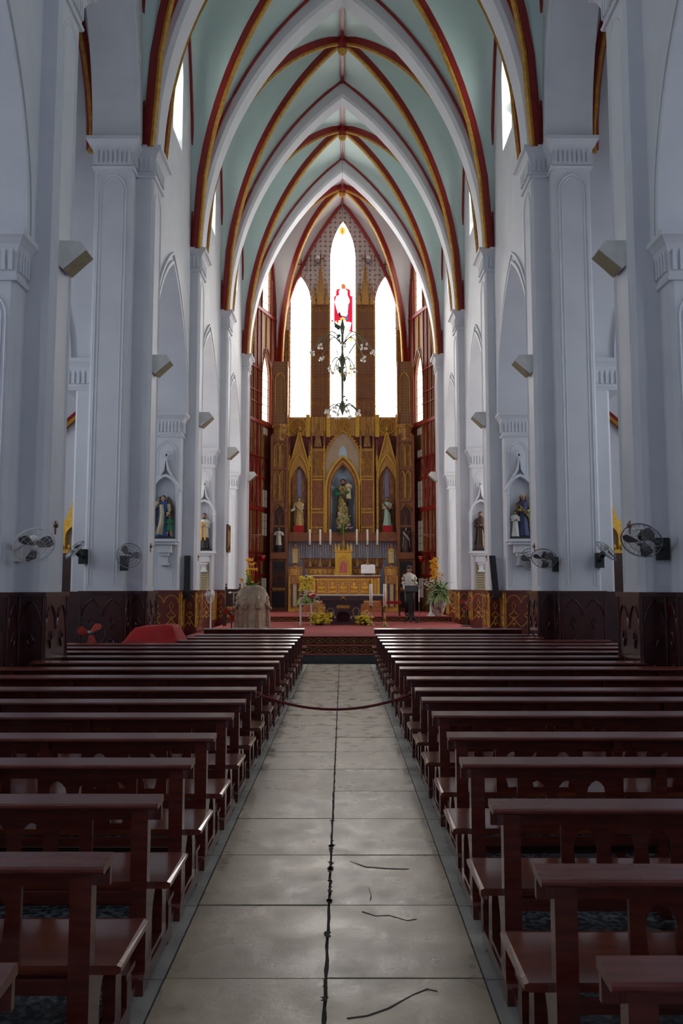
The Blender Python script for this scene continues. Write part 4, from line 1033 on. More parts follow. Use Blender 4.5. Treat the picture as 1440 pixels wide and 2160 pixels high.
# centre niche
o = B().plate(lancet(0.02, .87, 6.2, 6.9, 8.62), [lancet(0.02, .70, 6.2005, 6.25, 7.40)], lambda u, v, d: (u, RY+d, v), -.06, .04).build('tan_gable_panel', 'tan', rr)
st = [(-.70,6.5),(-.62,6.75),(-.50,6.95),(-.42,7.05),(-.30,7.25),(-.22,7.3),(-.16,7.55),(-.1,7.85),(.02,7.95),(.14,7.85),(.2,7.55),(.26,7.3),(.34,7.25),(.46,7.05),(.54,6.95),(.66,6.75),(.74,6.5)]
B().plate(st, [lancet(0.02, .67, 6.5005, 6.51, 7.38)], lambda u, v, d: (u, RY+d, v), -.07, -.06).build('painted_cloud', 'blue', o)
B().bar([(u, RY-.10, v) for u, v in archline(.02, .88, 6.9, 1.72, 14)], [(-.04,-.025),(.06,-.025),(.06,.025),(-.04,.025)], (0,1,0)).build('gable_edge', 'gold', o)
b = B()
for k, (u, v) in enumerate(archline(.02, .94, 6.9, 1.80, 14)[2:-2]): b.ell((u, RY-.1, v), (.04,.04,.05), 6, 4)
b.build('crockets', 'gold', o, kind='stuff')
for q, (a, zt, m_) in enumerate(((.74, 7.48, 'gold'), (.675, 7.38, 'brown'), (.615, 7.27, 'gold'), (.565, 7.17, 'brown'))):
    B().bar([(.02-a, RY-.10+q*.04, zsh)]+[(u, RY-.10+q*.04, v) for u, v in archline(.02, a, 6.0, zt-6.0, 12)]+[(.02+a, RY-.10+q*.04, zsh)], [(-.05,-.045),(.05,-.045),(.05,.045),(-.05,.045)], (0,1,0)).build('niche_moulding', m_ if q else 'goldb', rr)
for s in (-1, 1):
    B().box(min(.02+s*.54, .02+s*.78), max(.02+s*.54, .02+s*.78), RY-.02, RY+.04, zsh, 6.1).build('niche_jamb', 'brown', rr)
B().plate(lancet(.02, .54, 3.9, 6.1, 7.15), [], lambda u, v, d: (u, RY+.42+d, v), 0, .03).build('niche_back', 'blue', rr)
bk = B(); R = []
for z in (3.9, 6.2): R.append([(.02+.53*cos(t), RY+.05+.36*sin(t), z) for t in [pi*j/10 for j in range(11)]])
bk.rings(R, closed=False, caps=False); bk.build('niche_wall', 'blue', rr, smooth=True)
# side niches
for s in (-1, 1):
    cx = s*1.92+.03; hw = .42
    for sg in (-1, 1): B().box(cx+sg*hw-.045, cx+sg*hw+.045, RY-.18, RY+.04, zsh, 6.9).build('niche_colonnette', 'gold', rr)
    for sg in (-1, 1):
        B().box(cx+sg*(hw+.02)-.05, cx+sg*(hw+.02)+.05, RY-.2, RY, 7.0, 7.5).build('niche_pinnacle', 'gold', rr)
        B().rings([[(cx+sg*(hw+.02)-.05, RY-.16, 7.5), (cx+sg*(hw+.02)+.05, RY-.16, 7.5), (cx+sg*(hw+.02)+.05, RY-.06, 7.5), (cx+sg*(hw+.02)-.05, RY-.06, 7.5)], [(cx+sg*(hw+.02)-.01, RY-.12, 8.2), (cx+sg*(hw+.02)+.01, RY-.12, 8.2), (cx+sg*(hw+.02)+.01, RY-.1, 8.2), (cx+sg*(hw+.02)-.01, RY-.1, 8.2)]]).build('niche_spirelet', 'reredos', rr)
    g = B().plate([(cx-hw-.02, 6.9), (cx-.03, 8.55), (cx+.03, 8.55), (cx+hw+.02, 6.9), (cx+hw-.05, 6.6), (cx+hw-.05, 6.2)]+[(2*cx-u, v) for u, v in archline(cx, hw-.05, 6.2, .85, 8)][0:]+[(cx-hw+.05, 6.6)], [], lambda u, v, d: (u, RY+d, v), -.16, -.06).build('niche_gable', 'lacegold', rr)
    B().bar([(cx-hw-.04, RY-.17, 6.85), (cx, RY-.17, 8.6)], [(-.04,-.03),(.04,-.03),(.04,.03),(-.04,.03)], (0,1,0)).bar([(cx+hw+.04, RY-.17, 6.85), (cx, RY-.17, 8.6)], [(-.04,-.03),(.04,-.03),(.04,.03),(-.04,.03)], (0,1,0)).build('gable_edge', 'goldb', g)
    B().bar([(u, RY-.18, v) for u, v in archline(cx, hw-.02, 6.55, 1.0, 10)], [(-.03,-.03),(.03,-.03),(.03,.03),(-.03,.03)], (0,1,0)).build('gable_arch', 'goldb', g)
    B().ell((cx, RY-.13, 8.72), (.05,.05,.10), 8, 5).build('finial', 'goldb', g)
    B().plate(lancet(cx, hw-.04, zsh, 6.2, 7.1), [], lambda u, v, d: (u, RY+d, v), .0, .03).build('niche_back', 'reredos', rr)
    B().plate(lancet(cx, .085, 5.2, 6.6, 6.95, 6), [], lambda u, v, d: (u, RY+d, v), -.02, -.005).build('niche_glass', 'g_niche', rr)
    for sg in (-1, 1): B().box(cx+sg*.30-.02, cx+sg*.30+.02, RY-.06, RY, zsh, 6.7).build('inner_colonnette', 'brown', rr)
# retable shelf
B().box(-2.42, 2.42, RY-.55, RY+.05, 3.72, 4.06).build('retable_shelf', 'brown', rr)
B().box(-2.45, 2.45, RY-.58, RY+.05, 4.06, 4.10).build('shelf_edge', 'reredos', rr)
B().box(-2.38, 2.38, RY-.10, RY+.0, FLP, 3.72).build('dado', 'bluec', rr)
b = B()
for k in range(46):
    x = -2.34+k*.104; b.tube([(x, RY-.11, 3.70), (x, RY-.115, 3.05-.08*(k % 2))], [.014,.004], 4)
b.build('dado_fringe', 'brown', rr, kind='stuff')
# towers
for s in (-1, 1):
    cx = s*2.72+.0; yf = 35.35; hw = .33
    tw = B().box(cx-hw, cx+hw, yf+.06, RY+.2, FLP, 8.4).build('tower', 'reredos', rr)
    for sg in (-1, 1): B().box(cx+sg*hw-.05, cx+sg*hw+.05, yf-.02, yf+.10, FLP, 8.3).build('tower_edge', 'brown', tw)
    for z0, z1 in ((5.6, 6.75), (6.95, 7.95)):
        for sg in (-1, 1): B().tube([(u, yf+.03, v) for u, v in lancet(cx+sg*.13, .11, z0, z1-.25, z1, 6)], .022, 5).build('twin_lancet', 'gold', tw)
    for z in (5.45, 6.85, 8.05, 4.35): B().box(cx-hw, cx+hw, yf-.01, yf+.08, z-.04, z+.04).build('tower_rail', 'brown', tw)
    B().lathe([(.30,8.05),(.32,8.15),(.26,8.25),(.28,8.6),(.36,8.72),(.36,8.80),(0,8.80)], (cx, yf+.30, 0), 8).build('tower_cap', 'lacegold', tw)
    B().box(cx-.30, cx+.30, yf+.10, YE-.3, 8.8, 11.6).build('tower_upper', 'lacebrown', tw)
    B().tube([(u, yf+.08, v) for u, v in lancet(cx, .22, 9.3, 10.7, 11.1, 6)], .03, 5).build('upper_lancet', 'gold', tw)
    for sg in (-1, 1): B().box(cx+sg*.30-.04, cx+sg*.30+.04, yf+.04, yf+.14, 8.8, 11.6).build('upper_edge', 'brown', tw)
    # statue niche
    B().tube([(u, yf, v) for u, v in lancet(cx, .27, 3.25, 4.75, 5.3, 8)], .035, 5).build('tower_niche_arch', 'brown', tw)
    B().plate(lancet(cx, .25, 3.25, 4.7, 5.2, 8), [], lambda u, v, d: (u, yf+.05+d, v), -.01, .0).build('tower_niche_back', 'dbrown', tw)
    for sg in (-1, 1): B().tube([(u, yf+.0, v) for u, v in lancet(cx+sg*.12, .09, 4.35, 4.7, 4.95, 5)], .016, 4).build('twin_lancet', 'brown', tw)
    B().box(cx-hw-.02, cx+hw+.02, yf-.22, yf+.06, 2.95, 3.22).build('tower_corbel', 'brown', tw)
    B().box(cx-hw+.03, cx+hw-.03, yf+.02, yf+.06, 1.75, 2.85).build('tower_panel', 'dbrown', tw)
    b = B()
    for R_ in (.24, .17, .08): b.tube([(cx+R_*cos(t), yf-.0, 2.15+R_*sin(t)) for t in [i*pi/10 for i in range(20)]], .016, 4, closed=True)
    b.build('tower_roundel', 'brown', tw)
    for sg in (-1, 1): B().plate(lancet(cx+sg*.13, .09, 2.5, 2.7, 2.83, 5), [], lambda u, v, d: (u, yf+d, v), -.0, .018).build('tower_opening', 'sblack', tw)
    B().box(cx-hw, cx+hw, yf-.02, yf+.06, 1.62, 1.72).build('tower_rail', 'gold', tw)
    B().box(cx-hw+.03, cx+hw-.03, yf+.02, yf+.06, .9, 1.55).build('tower_panel', 'sblack', tw)
# statues of the reredos
t = thing('statue', 'large central statue of a bearded man in green and gold carrying a child', 'statue', (.02, RY+.06, 4.52), 'painted saint statues', local=True)
plinth(t, .3, .42, 'dbrown', (.30, .2))
figure(t, 1.98, 'solive', 'skin', 'hair', beard=True, mantle='sbrown', arms=[((-.12,0,.78),(-.16,-.05,.64),(-.05,-.14,.66)), ((.12,0,.78),(.16,-.05,.66),(.08,-.15,.70))], sleeve='sgreen')
figure(t, .78, 'scream', 'skin', 'hair', x=.25, y=-.20, z=1.08)
t = thing('statue', 'statue in cream and ochre robes holding an open book in the left reredos niche', 'statue', (-1.89, RY-.30, 4.40), 'painted saint statues', local=True)
plinth(t, .2, .30, 'redcloth', (.22, .16))
figure(t, 1.25, 'sochre', 'skinl', 'hair', mantle='scream', arms=[((-.12,0,.78),(-.17,-.05,.64),(-.15,-.16,.56)), ((.12,0,.78),(.15,-.05,.62),(.02,-.14,.58))], sleeve='scream')
b = B(); b.add([(-.32,-.28,.60),(-.17,-.30,.66),(-.17,-.24,.76),(-.32,-.22,.70),(-.32,-.26,.59),(-.17,-.28,.65),(-.17,-.22,.75),(-.32,-.20,.69)], [(0,1,2,3),(7,6,5,4),(0,4,5,1),(1,5,6,2),(2,6,7,3),(3,7,4,0)]); b.build('open_book', 'paper', t)
t = thing('statue', 'bearded statue in dark and mint robes in the right reredos niche', 'statue', (1.95, RY-.30, 4.40), 'painted saint statues', local=True)
plinth(t, .2, .30, 'redcloth', (.22, .16))
figure(t, 1.25, 'smint', 'skin', 'hair', beard=True, mantle='sbrown', sleeve='scream')
t = thing('statue', 'small statue in white surplice with gold stole in the left tower niche', 'statue', (-2.72, 35.22, 3.32), 'painted saint statues', local=True)
plinth(t, .15, .10, 'sblack')
figure(t, .98, 'swhite', 'skin', 'hair', beard=True, arms=[((-.12,0,.78),(-.20,-.03,.66),(-.10,-.12,.70)), ((.12,0,.78),(.20,-.03,.66),(.10,-.12,.70))])
b = B(); b.tube([(0,-.09,.78),(0,-.12,.5),(0,-.14,.2)], .04, 6); b.build('stole', 'scream', t)
b = B(); b.rings(robe_rings(.98, 1.05, 1.05, prof=[(0,.16,.13),(.1,.158,.128),(.22,.14,.12)])); b.build('cassock', 'sblack', t, smooth=True)
t = thing('statue', 'small statue in dark habit and white cloak in the right tower niche', 'statue', (2.72, 35.22, 3.32), 'painted saint statues', local=True)
plinth(t, .15, .10, 'dbrown')
figure(t, .98, 'sbrown', 'skinl', veil='sblack', mantle='swhite')
# ------------------------------------------------------------------ high altar
ha = thing('high_altar', 'gilded high altar with relief front and stepped gradines', 'altar', (0, 34.2, 1.15))
B().box(-1.50, 1.53, 34.05, 35.2, 1.15, 2.14).build('altar_body', 'lacegold', ha)
B().box(-1.56, 1.59, 33.98, 35.25, 2.14, 2.22).build('altar_top', 'woodr', ha)
B().box(-1.54, 1.57, 33.97, 34.0, 2.20, 2.225).build('altar_linen', 'lace', ha)
fp = B().box(-1.05, 1.10, 34.0, 34.05, 1.35, 2.02).build('relief_panel', 'lacegold', ha)
for z in (1.33, 2.04): B().box(-1.1, 1.15, 33.98, 34.05, z-.03, z+.03).build('relief_frame', 'gold', fp)
for k in range(5):
    cx = -.85+k*.44; b = B()
    b.ell((cx, 34.0, 1.72), (.16,.05,.10), 10, 6); b.ell((cx, 33.99, 1.86), (.07,.05,.07), 8, 5); b.ell((cx, 34.0, 1.55), (.18,.04,.06), 10, 5)
    b.build('relief_figure', 'gold', fp)
for x in (-1.45, -1.15, 1.20, 1.48): B().box(x-.04, x+.04, 34.0, 34.05, 1.2, 2.12).build('altar_pilaster', 'goldb', ha)
# gradines
b = B(); b.plate([(-1.50, 2.22), (-1.58, 2.55), (1.62, 2.55), (1.53, 2.22)], [], lambda u, v, d: (u, 34.65+d, v), 0, .6); lg = b.build('lower_gradine', 'lacegold', ha)
B().box(-1.62, 1.66, 34.60, 35.25, 2.55, 2.60).build('gradine_edge', 'woodr', lg)
b = B(); b.plate([(-1.60, 2.60), (-1.74, 2.93), (1.80, 2.93), (1.64, 2.60)], [], lambda u, v, d: (u, 34.90+d, v), 0, .4); ug = b.build('upper_gradine', 'reredos', ha)
B().box(-1.80, 1.86, 34.86, 35.32, 2.93, 2.97).build('gradine_edge', 'woodr', ug)
for k in range(14): B().ell((-1.35+k*.21, 34.64, 2.38), (.07,.025,.09), 8, 5).build('gradine_boss', 'gold', lg)
tb = thing('tabernacle', 'gold gothic tabernacle with red arched door and corner pinnacles', 'tabernacle', (.04, 34.5, 2.22))
x = .04
B().box(x-.34, x+.34, 34.35, 34.9, 2.22, 3.25).build('case', 'goldb', tb)
B().box(x-.38, x+.38, 34.30, 34.9, 2.22, 2.30).box(x-.38, x+.38, 34.30, 34.9, 3.20, 3.28).build('moulding', 'gold', tb)
for sx in (-.32, -.18, .18, .32): B().rings([[(x+sx-.045, 34.36, 3.28), (x+sx+.045, 34.36, 3.28), (x+sx+.045, 34.45, 3.28), (x+sx-.045, 34.45, 3.28)], [(x+sx-.04, 34.37, 3.40), (x+sx+.04, 34.37, 3.40), (x+sx+.04, 34.44, 3.40), (x+sx-.04, 34.44, 3.40)], [(x+sx-.005, 34.40, 3.58), (x+sx+.005, 34.40, 3.58), (x+sx+.005, 34.41, 3.58), (x+sx-.005, 34.41, 3.58)]]).build('pinnacle', 'goldb', tb)
B().bar([(u, 34.33, v) for u, v in lancet(x, .20, 2.32, 2.75, 3.05, 8)], [(-.03,-.025),(.03,-.025),(.03,.025),(-.03,.025)], (0,1,0)).build('door_arch', 'gold', tb)
dr = B().plate(lancet(x, .12, 2.34, 2.65, 2.85, 8), [], lambda u, v, d: (u, 34.33+d, v), 0, .02).build('door', 'redglass', tb)
B().box(x-.008, x+.008, 34.32, 34.33, 2.36, 2.82).build('door_seam', 'gold', dr)
for zz in (2.42, 2.55, 2.68):
    for sx in (-.06, .06): B().ell((x+sx, 34.325, zz), (.018,.01,.02), 6, 4).build('door_stud', 'brass', dr)
t = thing('altar_cross', 'slender brass crucifix on a bell shaped foot above the tabernacle', 'cross', (.04, 34.6, 3.28))
B().lathe([(.19,0),(.19,.04),(.15,.10),(.12,.22),(.06,.34),(.05,.42),(.02,.45),(0,.45)], (.04, 34.6, 3.28), 14).build('foot', 'brass', t, smooth=True)
B().box(.02, .06, 34.585, 34.615, 3.70, 4.72).box(-.16, .24, 34.585, 34.615, 4.40, 4.44).build('cross', 'brass', t)
for k, px in enumerate((653, 675, 696.5, 752.5, 775, 796)):
    p = W(px, 1198, 34.75); x = p.x; z0 = 2.60
    t = thing('altar_candle', 'tall white candle on a brass bell footed stick, %s from the left on the gradine' % ORD[k], 'candle', (x, 34.72, z0), 'six gradine candles')
    B().lathe([(.12,0),(.12,.03),(.10,.06),(.09,.15),(.05,.24),(.03,.27),(.04,.30),(.018,.34),(.018,.84),(.03,.87),(.075,.90),(.075,.92),(.02,.93),(0,.93)], (x, 34.72, z0), 12).build('candlestick', 'brass', t, smooth=True)
    B().lathe([(.042,.90),(.042,1.56),(.03,1.575),(0,1.58)], (x, 34.72, z0), 12).build('wax', 'wax', t, smooth=True)
    B().tube([(x,34.72,z0+1.57),(x,34.72,z0+1.60)], .005, 4).build('wick', 'black', t)
# open missal on stand
p = W(776, 1204, 34.1); x = p.x
t = thing('missal_stand', 'wooden missal stand on the high altar', 'book stand', (x, 34.15, 2.225))
B().plate([(34.02, 2.225), (34.02, 2.27), (34.06, 2.36), (34.10, 2.36), (34.26, 2.225)], [], lambda u, v, d: (x+d, u, v), -.16, .16).build('stand', 'dbrown', t)
t = thing('open_missal', 'open white paged missal on the stand right of the tabernacle', 'book', (x, 34.12, 2.36))
b = B()
for sg in (-1, 1):
    b.rings([[(x+sg*f*.29, 33.99+.02*sin(f*pi), 2.31+.03*sin(f*pi)), (x+sg*f*.29, 34.12+.02*sin(f*pi), 2.66+.03*sin(f*pi)), (x+sg*f*.29, 34.15, 2.66), (x+sg*f*.29, 34.02, 2.31)] for f in (0, .25, .5, .75, 1)])
b.build('pages', 'paper', t)
B().add([(x-.30,34.03,2.30),(x+.30,34.03,2.30),(x+.30,34.16,2.67),(x-.30,34.16,2.67),(x-.30,34.045,2.29),(x+.30,34.045,2.29),(x+.30,34.175,2.66),(x-.30,34.175,2.66)], [(0,1,2,3),(7,6,5,4),(0,4,5,1),(1,5,6,2),(2,6,7,3),(3,7,4,0)]).build('cover', 'dbrown', t)
# pedestals with lanterns
for s in (-1, 1):
    cx = s*1.98+.03; yq = 34.2
    t = thing('gilt_pedestal', 'gilded panelled pedestal to the %s of the high altar' % SIDE[s], 'pedestal', (cx, yq, .75), 'altar pedestals')
    bd = B().box(cx-.24, cx+.24, yq-.22, yq+.22, .75, 2.25).build('shaft', 'reredos', t)
    B().lathe([(.24,2.2),(.27,2.25),(.29,2.5),(.33,2.55),(.33,2.58),(0,2.58)], (cx, yq, 0), 8).build('capital', 'lacegold', t)
    B().box(cx-.27, cx+.27, yq-.25, yq+.25, .75, .88).build('base', 'gold', t)
    B().box(cx-.07, cx+.07, yq-.235, yq-.22, .98, 1.85).build('inset', 'cream', bd)
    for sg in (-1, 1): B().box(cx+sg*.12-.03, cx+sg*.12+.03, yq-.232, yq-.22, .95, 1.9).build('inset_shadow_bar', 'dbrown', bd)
    for sg in (-1, 1): B().box(cx+sg*.23-.025, cx+sg*.23+.025, yq-.245, yq-.20, .88, 2.2).build('edge_bead', 'gold', bd)
    t = thing('lantern', 'narrow gold framed glass lantern on the %s altar pedestal' % SIDE[s], 'lantern', (cx, yq, 2.58), 'altar lanterns')
    B().lathe([(.10,0),(.10,.05),(.05,.10),(.07,.16),(.11,.18),(0,.18)], (cx, yq, 2.58), 8).build('foot', 'brown', t)
    b = B()
    for sx in (-.085, .085):
        for sy in (-.085, .085): b.box(cx+sx-.02, cx+sx+.02, yq+sy-.02, yq+sy+.02, 2.76, 3.28)
    b.box(cx-.11, cx+.11, yq-.11, yq+.11, 2.74, 2.79).box(cx-.12, cx+.12, yq-.12, yq+.12, 3.26, 3.31); b.build('frame', 'goldb', t)
    B().box(cx-.07, cx+.07, yq-.07, yq+.07, 2.79, 3.26).build('glass', 'lantglass', t)
    B().lathe([(.12,3.31),(.04,3.42),(.05,3.46),(.01,3.55),(0,3.56)], (cx, yq, 0), 8).build('crown', 'brown', t)
    for sg in (-1, 1): B().tube([(cx+sg*.12, yq, 2.85), (cx+sg*.19, yq, 2.95), (cx+sg*.16, yq, 3.10), (cx+sg*.2, yq, 3.22)], .012, 4).build('scroll', 'gold', t)
# ------------------------------------------------------------------ freestanding altar
fa = thing('table_altar', 'dark red stone freestanding altar with alpha and omega emblems', 'altar', (0, 26.2, FLS))
B().box(-1.30, 1.34, 25.75, 26.75, 1.32, 1.47).build('table_slab', 'granitealtar', fa)
B().box(-1.31, 1.35, 25.74, 26.76, 1.47, 1.505).build('altar_cloth', 'lace', fa)
B().box(-.62, .66, 25.85, 26.65, 1.22, 1.32).build('upper_moulding', 'granitealtar', fa)
B().plate([(-.50, .66), (.54, .66), (.58, 1.22), (-.54, 1.22)], [lancet(.02, .20, .661, .82, .98, 6)], lambda u, v, d: (u, 25.92+d, v), 0, .62).build('pedestal', 'granitealtar', fa)
B().box(-.20, .24, 26.3, 26.4, .66, .98).build('recess_back', 'rered', fa)
B().box(-.40, .44, 25.80, 26.62, FLS, .66).build('base', 'granitealtar', fa)
B().box(-.18, .22, 25.90, 25.92, 1.08, 1.18).build('gilt_plate', 'gold', fa)
B().box(-.03, .07, 25.735, 25.75, 1.345, 1.45).box(-.06, .10, 25.735, 25.75, 1.345, 1.375).build('slab_emblem', 'gold', fa)
b = B(); lx, lz = -.37, .84   # letter A with a flat top
b.tube([(lx-.10, 25.91, lz), (lx-.09, 25.91, lz+.19), (lx-.05, 25.91, lz+.24), (lx+.05, 25.91, lz+.24), (lx+.09, 25.91, lz+.19), (lx+.10, 25.91, lz)], .016, 5)
b.tube([(lx-.09, 25.91, lz+.11), (lx+.09, 25.91, lz+.11)], .014, 5); b.build('letter_a', 'tan', fa)
b = B(); lx = .42
b.tube([(lx-.13, 25.91, lz), (lx-.05, 25.91, lz), (lx-.06, 25.91, lz+.03)]+[(lx+.10*cos(t), 25.91, lz+.15+.105*sin(t)) for t in [math.radians(a) for a in range(225, -50, -25)]]+[(lx+.06, 25.91, lz+.03), (lx+.05, 25.91, lz), (lx+.13, 25.91, lz)], .015, 5); b.build('letter_omega', 'tan', fa)
for x in (-.23, .27): B().ell((x, 25.86, .80), (.025,.025,.03), 8, 5).build('altar_lamp', 'wax', fa)
# paschal style candles
for k, px in enumerate((782, 811)):
    Y = 25.1-.5*k; x = W(px, 1250, Y).x; z0 = FLS
    t = thing('standing_candle', 'thick white candle on a brass floor stand, %s of the pair by the stone altar' % ('left', 'right')[k], 'candle', (x, Y, z0), 'floor candles')
    B().lathe([(.13,0),(.13,.02),(.09,.05),(.04,.09),(.03,.2),(.05,.23),(.025,.27),(.02,.5),(.035,.54),(.07,.58),(.07,.60),(0,.60)], (x, Y, z0), 12).build('stand', 'brass', t, smooth=True)
    B().lathe([(.045,.60),(.045,1.24),(.03,1.25),(0,1.25)], (x, Y, z0), 12).build('wax', 'wax', t, smooth=True)
    B().tube([(x,Y,z0+1.245),(x,Y,z0+1.27)], .005, 4).build('wick', 'black', t)
# small table with red cloth behind the candles
t = thing('credence_table', 'small dark side table with a red runner right of the stone altar', 'table', (1.70, 28.9, FLP))
B().box(1.35, 2.02, 28.75, 29.1, 1.18, 1.22).build('table_top', 'dbrown', t)
for x in (1.39, 1.98):
    for y in (28.79, 29.06): B().box(x-.02, x+.02, y-.02, y+.02, FLP, 1.18).build('leg', 'dbrown', t)
B().box(1.33, 2.04, 28.735, 29.11, 1.22, 1.26).box(1.33, 2.04, 28.73, 28.745, 1.16, 1.24).build('red_runner', 'redcloth', t)
# ------------------------------------------------------------------ flowers
def leaves(b, c, n, L, spread, up=.5, wid=.03, droop=.4):
    for k in range(n):
        a = random.uniform(0, 2*pi); l = L*random.uniform(.6, 1.1); el = random.uniform(.15, 1)*up
        d = Vector((cos(a)*spread, sin(a)*spread, 0)); R = []
        sd = Vector((-sin(a), cos(a), 0))
        pts = []
        for f in (0, .3, .6, 1):
            pts.append(Vector(c)+d*l*f+Vector((0,0,l*(el*2*f-droop*f*f*1.6))))
        for f, p in zip((0,.3,.6,1), pts):
            w_ = wid*(.25, 1, .85, .06)[(0,.3,.6,1).index(f)]
            R.append([p-sd*w_, p+sd*w_, p+sd*w_*.4+Vector((0,0,-.004)), p-sd*w_*.4+Vector((0,0,-.004))])
        b.rings(R)
def blossoms(b, pts, r):
    for p in pts:
        rr_ = r*random.uniform(.75, 1.2); a0 = random.random()*6
        b.ell(p, (rr_*.5, rr_*.5, rr_*.45), 6, 4)
        for k in range(5):
            a = a0+k*2*pi/5; q = Vector(p)+Vector((cos(a)*rr_*.6, sin(a)*rr_*.45, random.uniform(-.2,.4)*rr_))
            b.ell(q, (rr_*.45, rr_*.4, rr_*.3), 5, 3)
def bouquet(t, c, specs, leafs, stem_to=None):
    c = Vector(c)
    for (m_, nm, n, L, sp_, up, wid, dr_) in leafs:
        b = B(); leaves(b, c, n, L, sp_, up, wid, dr_); b.build(nm, m_, t, kind='stuff')
    for (m_, nm, n, cen, rad, r) in specs:
        b = B(); pts = []
        for k in range(n):
            a = random.uniform(0, 2*pi); q = random.random()**.5
            pts.append(c+Vector(cen)+Vector((cos(a)*rad[0]*q, sin(a)*rad[1]*q, random.uniform(-1, 1)*rad[2])))
        blossoms(b, pts, r)
        for p in pts[:12]: b.tube([c+Vector((0,0,-.02)), (c+Vector(p))/2+Vector((0,0,.05)), p], .006, 3)
        b.build(nm, m_, t, kind='stuff')
# right vase arrangement
Y = 28.7; p = W(925, 1298, Y); vx = p.x
t = thing('porcelain_vase', 'white porcelain floor vase with dark red painted decoration', 'vase', (vx, Y, FLP))
B().lathe([(.0,0),(.15,0),(.16,.03),(.14,.06),(.20,.22),(.255,.42),(.25,.54),(.19,.62),(.17,.66),(.20,.70),(.17,.70),(.15,.66),(0,.62)], (vx, Y, FLP), 24).build('vase_body', 'porcelain', t, smooth=True)
t = thing('flower_arrangement', 'tall arrangement of orange orchids, ferns and leaves in the porcelain vase', 'flowers', (vx, Y, FLP+.7))
bouquet(t, (vx, Y, FLP+.70), [('orange', 'orange_orchids', 40, (-.16,-.05,.95), (.12,.08,.36), .08), ('orange', 'orange_sprays', 8, (.08,0,.75), (.10,.1,.25), .05), ('whitefl', 'white_sprays', 70, (-.14,-.15,.36), (.42,.25,.2), .035)],
        [('leaf', 'broad_leaves', 46, .80, .70, .75, .065, .55), ('fern', 'fern_fronds', 260, .62, .80, .55, .03, .5), ('leaf', 'upright_leaves', 26, 1.0, .24, .62, .05, .2)])
t = thing('white_trumpet_vase', 'slim white flared floor vase left of the porcelain vase', 'vase', (vx-.28, Y-.15, FLP))
B().lathe([(0,0),(.14,0),(.15,.015),(.10,.04),(.045,.15),(.04,.35),(.055,.5),(.08,.62),(.07,.62),(0,.56)], (vx-.28, Y-.15, FLP), 16).build('vase_body', 'white', t, smooth=True)
# left arrangement behind ambo
Y = 24.2; p = W(527, 1245, Y); fx = p.x
t = thing('flower_pedestal', 'dark wooden plant pedestal behind the carved stone ambo', 'pedestal', (fx, Y, FLS))
B().lathe([(.2,0),(.2,.04),(.08,.08),(.06,.5),(.08,.86),(.2,.90),(.2,.94),(0,.94)], (fx, Y, FLS), 14).build('column', 'dbrown', t)
t = thing('flower_arrangement', 'arrangement of yellow and orange lilies rising behind the stone ambo', 'flowers', (fx, Y, FLS+.94))
bouquet(t, (fx, Y, FLS+.94), [('orange', 'orange_lilies', 9, (.03,0,.86), (.14,.1,.16), .085), ('orange', 'low_orange_lilies', 9, (-.12,0,.35), (.20,.15,.16), .07), ('whitefl', 'white_sprays', 36, (.08,-.1,.15), (.30,.2,.14), .035), ('yellow', 'yellow_lilies', 6, (-.06,0,.62), (.12,.1,.12), .06)],
        [('leaf', 'broad_leaves', 46, .62, .55, .8, .06, .4), ('fern', 'fern_fronds', 130, .60, .85, .45, .020, .5), ('leaf', 'upright_leaves', 18, .85, .2, .6, .045, .2)])
# stand with flowers left of the altar
sx, sy = -1.12, 25.55
t = thing('flower_stand', 'white wrought iron plant stand at the left end of the stone altar', 'stand', (sx, sy, FLS), None)
for x, y in ((-.16,-.12),(.16,-.12),(-.16,.12),(.16,.12)): B().tube([(sx+x, sy+y, FLS), (sx+x, sy+y, FLS+.62)], .022, 6).build('leg', 'white', t)
b = B()
for sg in (-1, 1): b.tube([(sx+sg*(.02+.11*(1-k/14)*abs(cos(k*.5))), sy-.12, FLS+.30+.10*(1-k/16)*sin(k*.5)) for k in range(14)], .010, 4)
b.build('scrollwork', 'white', t)
B().lathe([(.20,0),(.22,.02),(.22,.04),(0,.04)], (sx, sy, FLS+.62), 18).build('top_plate', 'white', t)
t = thing('flower_pot_arrangement', 'red, white and yellow flowers in a brown bowl on the white stand', 'flowers', (sx, sy, FLS+.66))
B().lathe([(0,0),(.13,0),(.20,.10),(.22,.20),(.19,.20),(0,.15)], (sx, sy, FLS+.66), 16).build('bowl', 'brown', t, smooth=True)
bouquet(t, (sx, sy, FLS+.84), [('yellow', 'yellow_orchids', 48, (.0,0,.42), (.20,.14,.22), .06), ('redfl', 'red_anthuriums', 10, (.18,-.1,.10), (.10,.06,.08), .07), ('whitefl', 'white_lilies', 9, (.08,-.1,.14), (.14,.08,.07), .06), ('whitefl', 'trailing_sprays', 26, (.28,-.1,-.04), (.16,.1,.12), .022)],
        [('leaf', 'leaves', 40, .42, .8, .5, .04, .6), ('fern', 'fern_fronds', 70, .45, .9, .35, .016, .6)])
